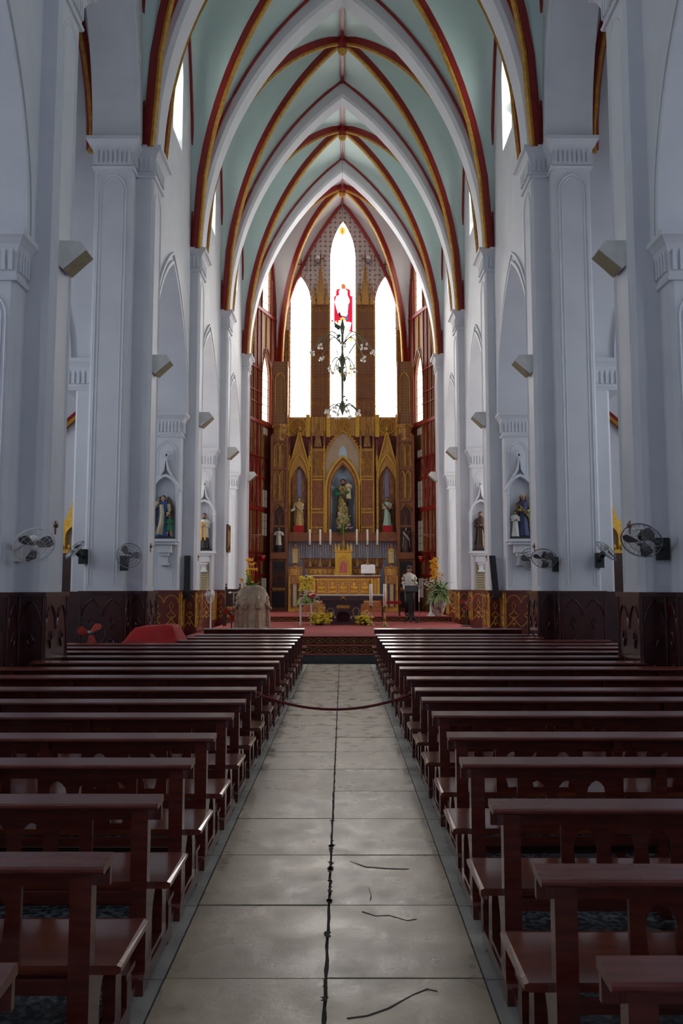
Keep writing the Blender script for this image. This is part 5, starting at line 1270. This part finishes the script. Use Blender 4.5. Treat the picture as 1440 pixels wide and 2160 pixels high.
for px, nm, L in ((674, 'large bush of yellow chrysanthemums on the carpet at the left foot of the altar', .34), (768, 'small bush of yellow chrysanthemums on the carpet at the right foot of the altar', .24)):
    p = W(px, 1316, 25.4)
    t = thing('flower_basket', nm, 'flowers', (p.x, 25.4, FLS), 'altar foot flowers')
    B().lathe([(0,0),(.12,0),(.15,.10),(.13,.12),(0,.10)], (p.x, 25.4, FLS), 12).build('basket', 'dbrown', t)
    bouquet(t, (p.x, 25.4, FLS+.08), [('yellow', 'yellow_blossoms', int(260*L), (0,-.05,L*.4), (L*1.1,L*.6,L*.45), .055), ('yellow', 'tall_blossoms', 7, (.02,0,L*1.3), (L*.5,L*.3,L*.35), .04), ('whitefl', 'white_blossoms', 6, (0,0,L*1.0), (L*.8,L*.4,L*.5), .025)],
            [('leaf', 'leaves', int(130*L), L*1.1, .8, .7, .035, .5)])
# flowers at the foot of the central statue
t = thing('flower_arrangement', 'pink and cream flowers on dark foliage at the feet of the central statue', 'flowers', (.04, 35.42, 4.10))
bouquet(t, (.04, 35.40, 4.12), [('pink', 'pink_lilies', 12, (.12,-.1,.22), (.30,.1,.08), .06), ('fern', 'cream_sprays', 14, (-.1,-.1,.24), (.28,.1,.1), .05), ('fern', 'upper_sprays', 22, (.05,0,.62), (.28,.1,.08), .05), ('pink', 'upper_pink', 5, (-.14,0,.78), (.08,.06,.06), .06)],
        [('leaf', 'dark_leaves', 60, .55, .55, .75, .05, .45)])
# ------------------------------------------------------------------ stone ambo with carved figures
ax, ay, az = W(532, 1300, 22.0).x, 22.15, FLS
am = thing('stone_ambo', 'curved limestone ambo carved with four standing figures', 'ambo', (ax, ay, az))
R = []
for j in range(25):
    t_ = pi+pi*j/24; c_, s_ = cos(t_), sin(t_); zt_ = az+1.19-.26*abs(c_)**5
    R.append([(ax+.42*c_, ay+.30*s_, az), (ax+.42*c_, ay+.30*s_, zt_-.03), (ax+.40*c_, ay+.28*s_, zt_), (ax+.34*c_, ay+.20*s_+.02, zt_), (ax+.34*c_, ay+.20*s_+.02, az)])
B().rings(R).build('ambo_body', 'stone', am, smooth=False)
B().box(ax-.34, ax+.34, ay-.05, ay+.20, az, az+.90).build('ambo_core', 'stone', am)
R = [[(ax+k*cos(pi+pi*j/16), ay+k*.74*sin(pi+pi*j/16)-.02, az+z) for j in range(17)] for z, k in ((0, .50), (.07, .50), (.08, .47))]
B().rings(R).build('ambo_foot', 'stone', am)
for a in (200, 247, 293, 340):
    th = math.radians(a); fxx, fyy = ax+.41*cos(th), ay+.31*sin(th)
    figure(am, .86, 'stoneb', 'stone', 'stoneb', x=fxx-ax+ORG[am.name].x, y=fyy-ay+ORG[am.name].y, z=az+.07, rz=th+pi/2, name='carved_figure', rx=.62, arms=[((-.07,0,.76),(-.085,-.05,.63),(-.02,-.11,.64)), ((.07,0,.76),(.085,-.05,.63),(.02,-.11,.60))])
b = B(); leaves(b, (ax, ay-.36, az+.02), 40, .34, 1.0, .12, .02, .2); b.v = [(ax+(x-ax)*1.25, min(y, ay-.2), max(z, az+.005)) for x, y, z in b.v]; b.build('greenery', 'leaf', am, kind='stuff')
b = B(); blossoms(b, [(ax+random.uniform(-.42,.42), ay-.42+random.uniform(-.05,.05), az+.06+random.random()*.05) for _ in range(12)], .035); b.build('white_blossoms', 'whitefl', am, kind='stuff')
# ------------------------------------------------------------------ music stand, microphone, person
mx, my = W(867, 1300, 27.2).x, 27.3
t = thing('music_stand', 'black music stand on splayed feet right of the altar', 'stand', (mx, my, FLS))
B().box(mx-.07, mx+.07, my-.03, my+.03, FLS+.22, FLS+1.05).build('column', 'black', t)
b = B()
for a in (200, 270, 340, 90): b.tube([(mx, my, FLS+.24), (mx+.16*cos(math.radians(a)), my+.16*sin(math.radians(a)), FLS+.10), (mx+.24*cos(math.radians(a)), my+.22*sin(math.radians(a)), FLS+.02)], [.06,.035,.02], 6)
b.build('feet', 'black', t)
B().add([(mx-.20,my-.12,FLS+1.02),(mx+.22,my-.12,FLS+1.02),(mx+.22,my+.10,FLS+1.22),(mx-.20,my+.10,FLS+1.22),(mx-.20,my-.10,FLS+1.0),(mx+.22,my-.10,FLS+1.0),(mx+.22,my+.12,FLS+1.20),(mx-.20,my+.12,FLS+1.20)], [(0,1,2,3),(7,6,5,4),(0,4,5,1),(1,5,6,2),(2,6,7,3),(3,7,4,0)]).build('desk', 'black', t)
kx, ky = W(884, 1300, 27.0).x, 27.05
t = thing('microphone_stand', 'thin chrome microphone stand with gooseneck beside the music stand', 'microphone', (kx, ky, FLS))
B().lathe([(.17,0),(.17,.012),(.03,.03),(0,.03)], (kx, ky, FLS), 18).build('base', 'chrome', t)
B().tube([(kx, ky, FLS+.02), (kx, ky, FLS+.75)], .011, 7).build('lower_pole', 'chrome', t)
B().tube([(kx, ky, FLS+.68), (kx, ky, FLS+1.08)], .018, 7).build('upper_pole', 'white', t)
B().tube([(kx, ky, FLS+1.06), (kx-.01, ky, FLS+1.16), (kx-.06, ky+.02, FLS+1.25), (kx-.13, ky+.04, FLS+1.32), (kx-.17, ky+.05, FLS+1.35)], .010, 6).build('gooseneck', 'chrome', t)
B().tube([(kx-.16, ky+.05, FLS+1.34), (kx-.19, ky+.06, FLS+1.37), (kx-.23, ky+.07, FLS+1.40)], [.012,.022,.018], 8).build('capsule', 'black', t)
# person standing behind the stand
px_, py_ = W(863, 1240, 29.0).x, 29.0
t = thing('person', 'person in a white shirt standing behind the black music stand reading', 'person', (px_, py_, FLP), local=True)
t.rotation_euler.z = .15
H_ = 1.70
V = [(0,0,.92),(0,.0,1.10),(0,.01,1.30),(0,.01,1.42),(0,-.005,1.50),(0,-.03,1.585),(0,-.035,1.66),
     (-.09,0,.88),(-.10,-.01,.48),(-.10,.01,.09),(-.10,-.15,.045),(.09,0,.88),(.10,-.01,.48),(.10,.01,.09),(.10,-.15,.045),
     (-.17,.01,1.40),(-.22,-.02,1.13),(-.14,-.23,1.05),(-.11,-.30,1.06),(.17,.01,1.40),(.22,-.02,1.13),(.14,-.23,1.05),(.11,-.30,1.06)]
Ed = [(0,1),(1,2),(2,3),(3,4),(4,5),(5,6),(0,7),(7,8),(8,9),(9,10),(0,11),(11,12),(12,13),(13,14),(3,15),(15,16),(16,17),(17,18),(3,19),(19,20),(20,21),(21,22)]
Rd = [(.14,.10),(.125,.09),(.15,.10),(.12,.085),(.052,.052),(.075,.09),(.07,.085),(.085,.085),(.06,.06),(.042,.042),(.035,.03),(.085,.085),(.06,.06),(.042,.042),(.035,.03),(.06,.06),(.045,.045),(.032,.032),(.026,.022),(.06,.06),(.045,.045),(.032,.032),(.026,.022)]
me = bpy.data.meshes.new('body'); me.from_pydata(V, Ed, []); bo = bpy.data.objects.new('body', me); C.objects.link(bo); bo.parent = t
me.materials.append(M['skin']); md = bo.modifiers.new('skin', 'SKIN'); md.use_smooth_shade = True
for i, r_ in enumerate(Rd): me.skin_vertices[0].data[i].radius = r_; me.skin_vertices[0].data[i].use_root = (i == 0)
sb = bo.modifiers.new('sub', 'SUBSURF'); sb.levels = 1; sb.render_levels = 2
b = B()
b.rings([[(a*cos(q), c*sin(q)+.005, z) for q in [2*pi*j/18 for j in range(18)]] for z, a, c in ((.84,.185,.135),(1.0,.175,.13),(1.15,.17,.125),(1.3,.19,.13),(1.40,.195,.115),(1.46,.12,.085),(1.49,.07,.065))])
for sg in (-1, 1): b.tube([(sg*.15,.01,1.40),(sg*.215,0,1.28),(sg*.235,-.02,1.14),(sg*.20,-.10,1.09)], [.075,.072,.066,.062], 10)
sh = b.build('shirt', 'swhite', t, smooth=True)
b = B()
b.rings([[(a*cos(q), c*sin(q), z) for q in [2*pi*j/16 for j in range(16)]] for z, a, c in ((.80,.175,.125),(.95,.172,.125))])
for sg in (-1, 1): b.tube([(sg*.085,0,.90),(sg*.095,-.01,.5),(sg*.10,.01,.07)], [.10,.082,.07], 12)
b.build('trousers', 'sblack', t, smooth=True)
b = B(); b.ell((0,-.015,1.675), (.088,.105,.085), 14, 8); b.ell((0,.04,1.62), (.085,.065,.10), 12, 7); b.build('hair', 'hair', t, smooth=True)
b = B()
b.rings([[(-.018,-.118,1.575),(.018,-.118,1.575),(0,-.112,1.565)],[(-.006,-.145,1.585),(.006,-.145,1.585),(0,-.135,1.575)],[(-.005,-.118,1.625),(.005,-.118,1.625),(0,-.113,1.62)]])
for sg in (-1, 1): b.ell((sg*.083,-.03,1.60), (.012,.022,.034), 8, 5)
b.build('nose_and_ears', 'skin', t, smooth=True)
b = B()
for sg in (-1, 1): b.ell((sg*.032,-.118,1.612), (.014,.008,.007), 8, 4)
b.box(-.024,.024,-.122,-.112,1.545,1.551); b.build('eyes_and_mouth', 'hair', t)
b = B()
for sg in (-1, 1):
    for q in range(4): b.tube([(sg*.115+sg*.012*(q-1.5),-.30,1.055),(sg*.10+sg*.012*(q-1.5),-.335,1.06-.004*q),(sg*.095+sg*.012*(q-1.5),-.355-.004*(q % 2),1.045)], [.009,.008,.006], 6)
    b.tube([(sg*.085,-.29,1.07),(sg*.065,-.32,1.085)], [.010,.007], 6)
b.build('fingers', 'skin', t, smooth=True)
for sg in (-1, 1):
    B().rings([[(sg*.10-.04, .07, z), (sg*.10+.04, .07, z), (sg*.10+.045, -.10, z), (sg*.10+.02, -.19, z), (sg*.10-.02, -.19, z), (sg*.10-.045, -.10, z)] for z in (0, .055)]+[[(sg*.10-.035, .06, .085), (sg*.10+.035, .06, .085), (sg*.10+.035, -.05, .085), (sg*.10+.015, -.10, .07), (sg*.10-.015, -.10, .07), (sg*.10-.035, -.05, .085)]]).build('shoe', 'black', t)
t = thing('song_sheet', 'white song sheet held open by the person behind the music stand', 'paper', (px_-.02, py_-.36, FLP+1.0), local=True)
B().add([(-.23,-.03,-.06),(.20,-.03,-.06),(.20,.04,.08),(-.23,.04,.08),(-.23,-.026,-.062),(.20,-.026,-.062),(.20,.044,.078),(-.23,.044,.078)], [(0,1,2,3),(7,6,5,4),(0,4,5,1),(1,5,6,2),(2,6,7,3),(3,7,4,0)]).build('sheet', 'paper', t)
# ------------------------------------------------------------------ sanctuary lamps
for s, px, py in ((-1, 553, 1176), (1, 889, 1178)):
    p = W(px, py, 34.6); xw = s*(AP0.x+AD.x*((34.9-AP0.y)/AD.y))
    t = thing('sanctuary_lamp', 'red glass sanctuary lamp on a gilt bracket by the %s tower' % SIDE[s], 'lamp', (p.x, 34.6, p.z-.12), 'sanctuary lamps')
    B().lathe([(.02,-.16),(.07,-.13),(.11,-.05),(.14,.06),(.12,.06),(0,.03)], p, 14).build('glass', 'redglass', t, smooth=True)
    B().lathe([(.13,.06),(.15,.07),(.15,.09),(.12,.09)], p, 14).build('rim', 'gold', t)
    B().tube([p+Vector((s*.12,.05,.05)), p+Vector((s*.2,.2,.0)), Vector((xw-s*.10, 34.9, p.z))], .018, 5).build('bracket', 'gold', t)
    t = thing('wall_bracket', 'pale scrolled iron wall bracket on the %s apse lattice' % SIDE[s], 'bracket', W(540 if s < 0 else 906, 1131, 34.0), 'apse wall brackets')
    q = W(527 if s < 0 else 918, 1128, 34.05); q2 = W(551 if s < 0 else 893, 1127, 34.0)
    B().tube([q, (q+q2)/2+Vector((0,0,-.02)), q2], .018, 5).build('arm', 'tan', t)
    B().tube([q+Vector((0,0,-.12)), (q+q2)/2+Vector((0,0,-.10)), q2+Vector((0,0,-.02))], .014, 5).build('brace', 'tan', t)
# ------------------------------------------------------------------ chandelier
cx0, cy0 = W(722, 800, 31.0).x, 31.0
t = thing('chandelier', 'long hanging green bronze chandelier with crystal clusters before the centre window', 'chandelier', (cx0, cy0, W(722, 870, cy0).z))
zt0 = W(722, 690, cy0).z; zb0 = W(722, 872, cy0).z
B().tube([(cx0, cy0, zt0), (cx0, cy0, apy(cy0)+.02)], .008, 4).build('suspension_wire', 'grey', t)
B().lathe([(.02,zt0+.3),(.05,zt0+.2),(.10,zt0),(.05,zt0-.3),(.04,zt0-1.0),(.12,zt0-1.35),(.05,zt0-1.6),(.04,zb0+.5),(.14,zb0+.25),(.06,zb0+.05),(.01,zb0-.1)], (cx0, cy0, 0), 10).build('stem', 'greenmetal', t, smooth=True)
def chand_arm(a, z0, r, rise, n):
    d = Vector((cos(a), sin(a), 0)); o = Vector((cx0, cy0, z0))
    pts = [o+d*r*f+Vector((0,0,rise*sin(f*pi)*(1-.2*f)-.35*f*f*rise)) for f in [i/10 for i in range(11)]]
    ar = B().tube(pts, .022, 5).build('arm', 'greenmetal', t)
    e = pts[-1]; b = B()
    for k in range(n):
        b.ell(e+Vector((random.uniform(-.10,.10), random.uniform(-.08,.08), random.uniform(-.16,.02))), (.045,.045,.055), 7, 5)
    b.build('crystal_cluster', 'crystal', ar)
for k in range(8): chand_arm(k*pi/4, zt0-.75, 1.15, .55, 6)
for k in range(8): chand_arm(k*pi/4+.3, zb0+.15, .62, .22, 5)
for k in range(6): chand_arm(k*pi/3+.2, zt0-1.5, .5, .35, 4)
# ------------------------------------------------------------------ red draped bench on the left
t = thing('draped_organ', 'low block draped in a bright red cloth left of the front pews', 'covered furniture', (-3.32, 14.9, 0))
B().box(-3.66, -2.98, 14.6, 15.35, 0, .86).build('covered_body', 'woodd', t)
nx, ny = 26, 16; R = []
for j in range(ny+1):
    row = []
    for i in range(nx+1):
        u = i/nx*2-1; v = j/ny*2-1; d = max(abs(u), abs(v))
        x_ = -3.32+u*.60+(.10*u if d > .8 else 0); y_ = 14.97+v*.58
        z_ = 1.04 if d < .56 else 1.04-(d-.56)/.44*(.62+.10*sin(9*u+7*v))
        z_ += .02*sin(6*u+3)*cos(5*v)
        if u < 0 and d > .56: x_ -= .32*(d-.56)/.44*abs(u)
        z_ -= .05*max(0, -u)
        row.append((x_, y_, z_))
    R.append(row)
b = B().rings(R, closed=False, caps=False)
o = b.build('red_cloth', 'redcloth', t, smooth=True, fix=False); so_ = o.modifiers.new('thick', 'SOLIDIFY'); so_.thickness = .012
# floor fans
def floor_fan(name, label, px, py, Y, r, n, zf, body, blade, cat='fan', stand=True, sp=.2, nb=3):
    c = W(px, py, Y); t = fan(name, label, c, n, r, None, body, blade, nb, cat, 'floor fans', base=(c.x, c.y+.12, zf), spin=sp)
    yb = c.y+.12
    B().lathe([(.16,0),(.16,.02),(.05,.05),(0,.05)], (c.x, yb, zf), 16).build('base', body, t)
    B().tube([(c.x, yb, zf+.03), (c.x, yb, c.z-.05), (c.x, c.y+.08, c.z)], .02, 6).build('pole', body, t)
    return t
floor_fan('pedestal_fan', 'white pedestal fan turned sideways by the third left pillar', 443, 1255, 20.9, .20, (.93,-.35,0), FLS, 'white', 'white')
floor_fan('floor_fan', 'low floor fan with orange blades left of the stone ambo', 487, 1293, 22.2, .25, (.25,-.96,.1), FLS, 'black', 'orangebl')
floor_fan('floor_fan', 'dark floor fan with orange blades beside the red draped block', 190, 1336, 14.1, .24, (.15,-.9,.25), 0, 'black', 'orangebl')
floor_fan('floor_fan', 'dark floor fan on a black stand by the right sanctuary pillar', 983, 1272, 24.4, .21, (-.3,-.95,0), FLS, 'black', 'orangebl')
# dark chair and microphone behind the ambo
cx_, cy_ = W(487, 1290, 24.6).x, 24.8
t = thing('celebrant_chair', 'dark high backed wooden chair beside the fourth left pillar', 'chair', (cx_, cy_, FLS))
B().box(cx_-.24, cx_+.24, cy_-.22, cy_+.22, FLS+.42, FLS+.48).build('seat', 'dbrown', t)
for sx_ in (-.21, .21):
    for sy_ in (-.19, .19): B().box(cx_+sx_-.025, cx_+sx_+.025, cy_+sy_-.025, cy_+sy_+.025, FLS, FLS+.42).build('leg', 'dbrown', t)
    b = B(); b.lathe([(.03,0),(.03,.62),(.045,.66),(.015,.70),(.03,.76),(0,.80)], (cx_+sx_, cy_+.2, FLS+.48), 8); b.build('back_post', 'dbrown', t)
B().box(cx_-.2, cx_+.2, cy_+.18, cy_+.21, FLS+.58, FLS+1.10).build('backrest', 'dbrown', t)
kx, ky = W(491, 1300, 23.2).x, 23.3
t = thing('microphone_stand', 'thin grey microphone stand left of the stone ambo', 'microphone', (kx, ky, FLS))
B().lathe([(.14,0),(.14,.012),(.03,.03),(0,.03)], (kx, ky, FLS), 16).build('base', 'grey', t)
B().tube([(kx, ky, FLS+.02), (kx, ky, FLS+1.0)], .012, 6).build('pole', 'chrome', t)
B().tube([(kx-.09, ky, FLS+1.0), (kx+.22, ky-.02, FLS+1.01)], .014, 6).build('boom', 'chrome', t)
B().ell((kx-.10, ky, FLS+1.0), (.05,.03,.03), 8, 5).build('capsule', 'white', t)
# ------------------------------------------------------------------ side chapel shrines
for s, px in ((-1, 151), (1, 1290)):
    Y = 21.0; cx = W(px, 1100, Y).x
    t = thing('side_altar', 'gilded side altar shrine glimpsed beyond the nearest %s pillar' % SIDE[s], 'altar', (cx, Y, 0), 'side altars')
    B().box(cx-1.0, cx+1.0, Y-.1, Y+.6, 0, 1.1).build('altar_block', 'plinth', t)
    B().box(cx-1.1, cx+1.1, Y-.15, Y+.6, 1.1, 1.2).build('altar_slab', 'lace', t)
    B().box(cx-.7, cx+.7, Y+.2, Y+.6, 1.2, 2.6).build('retable', 'dbrown', t)
    tw = B(); tw.plate([(cx-.55, 2.6), (cx-.45, 3.3), (cx-.2, 3.5), (cx, 4.1), (cx+.2, 3.5), (cx+.45, 3.3), (cx+.55, 2.6)], [lancet(cx, .22, 2.7, 3.0, 3.3, 6)], lambda u, v, d: (u, Y+.3+d, v), -.1, .1); tw.build('gilt_crest', 'goldb', t)
    B().plate(lancet(cx, .22, 2.7, 3.0, 3.3, 6), [], lambda u, v, d: (u, Y+.32+d, v), 0, .02).build('crest_panel', 'tan', t)
    for k in range(6):
        f = k/5; B().ell((cx-.5+f, Y+.18, 2.75+.0*k), (.06,.06,.08), 6, 4).build('crest_boss', 'gold', t)
    B().ell((cx, Y+.3, 4.2), (.06,.06,.12), 8, 5).build('finial', 'goldb', t)
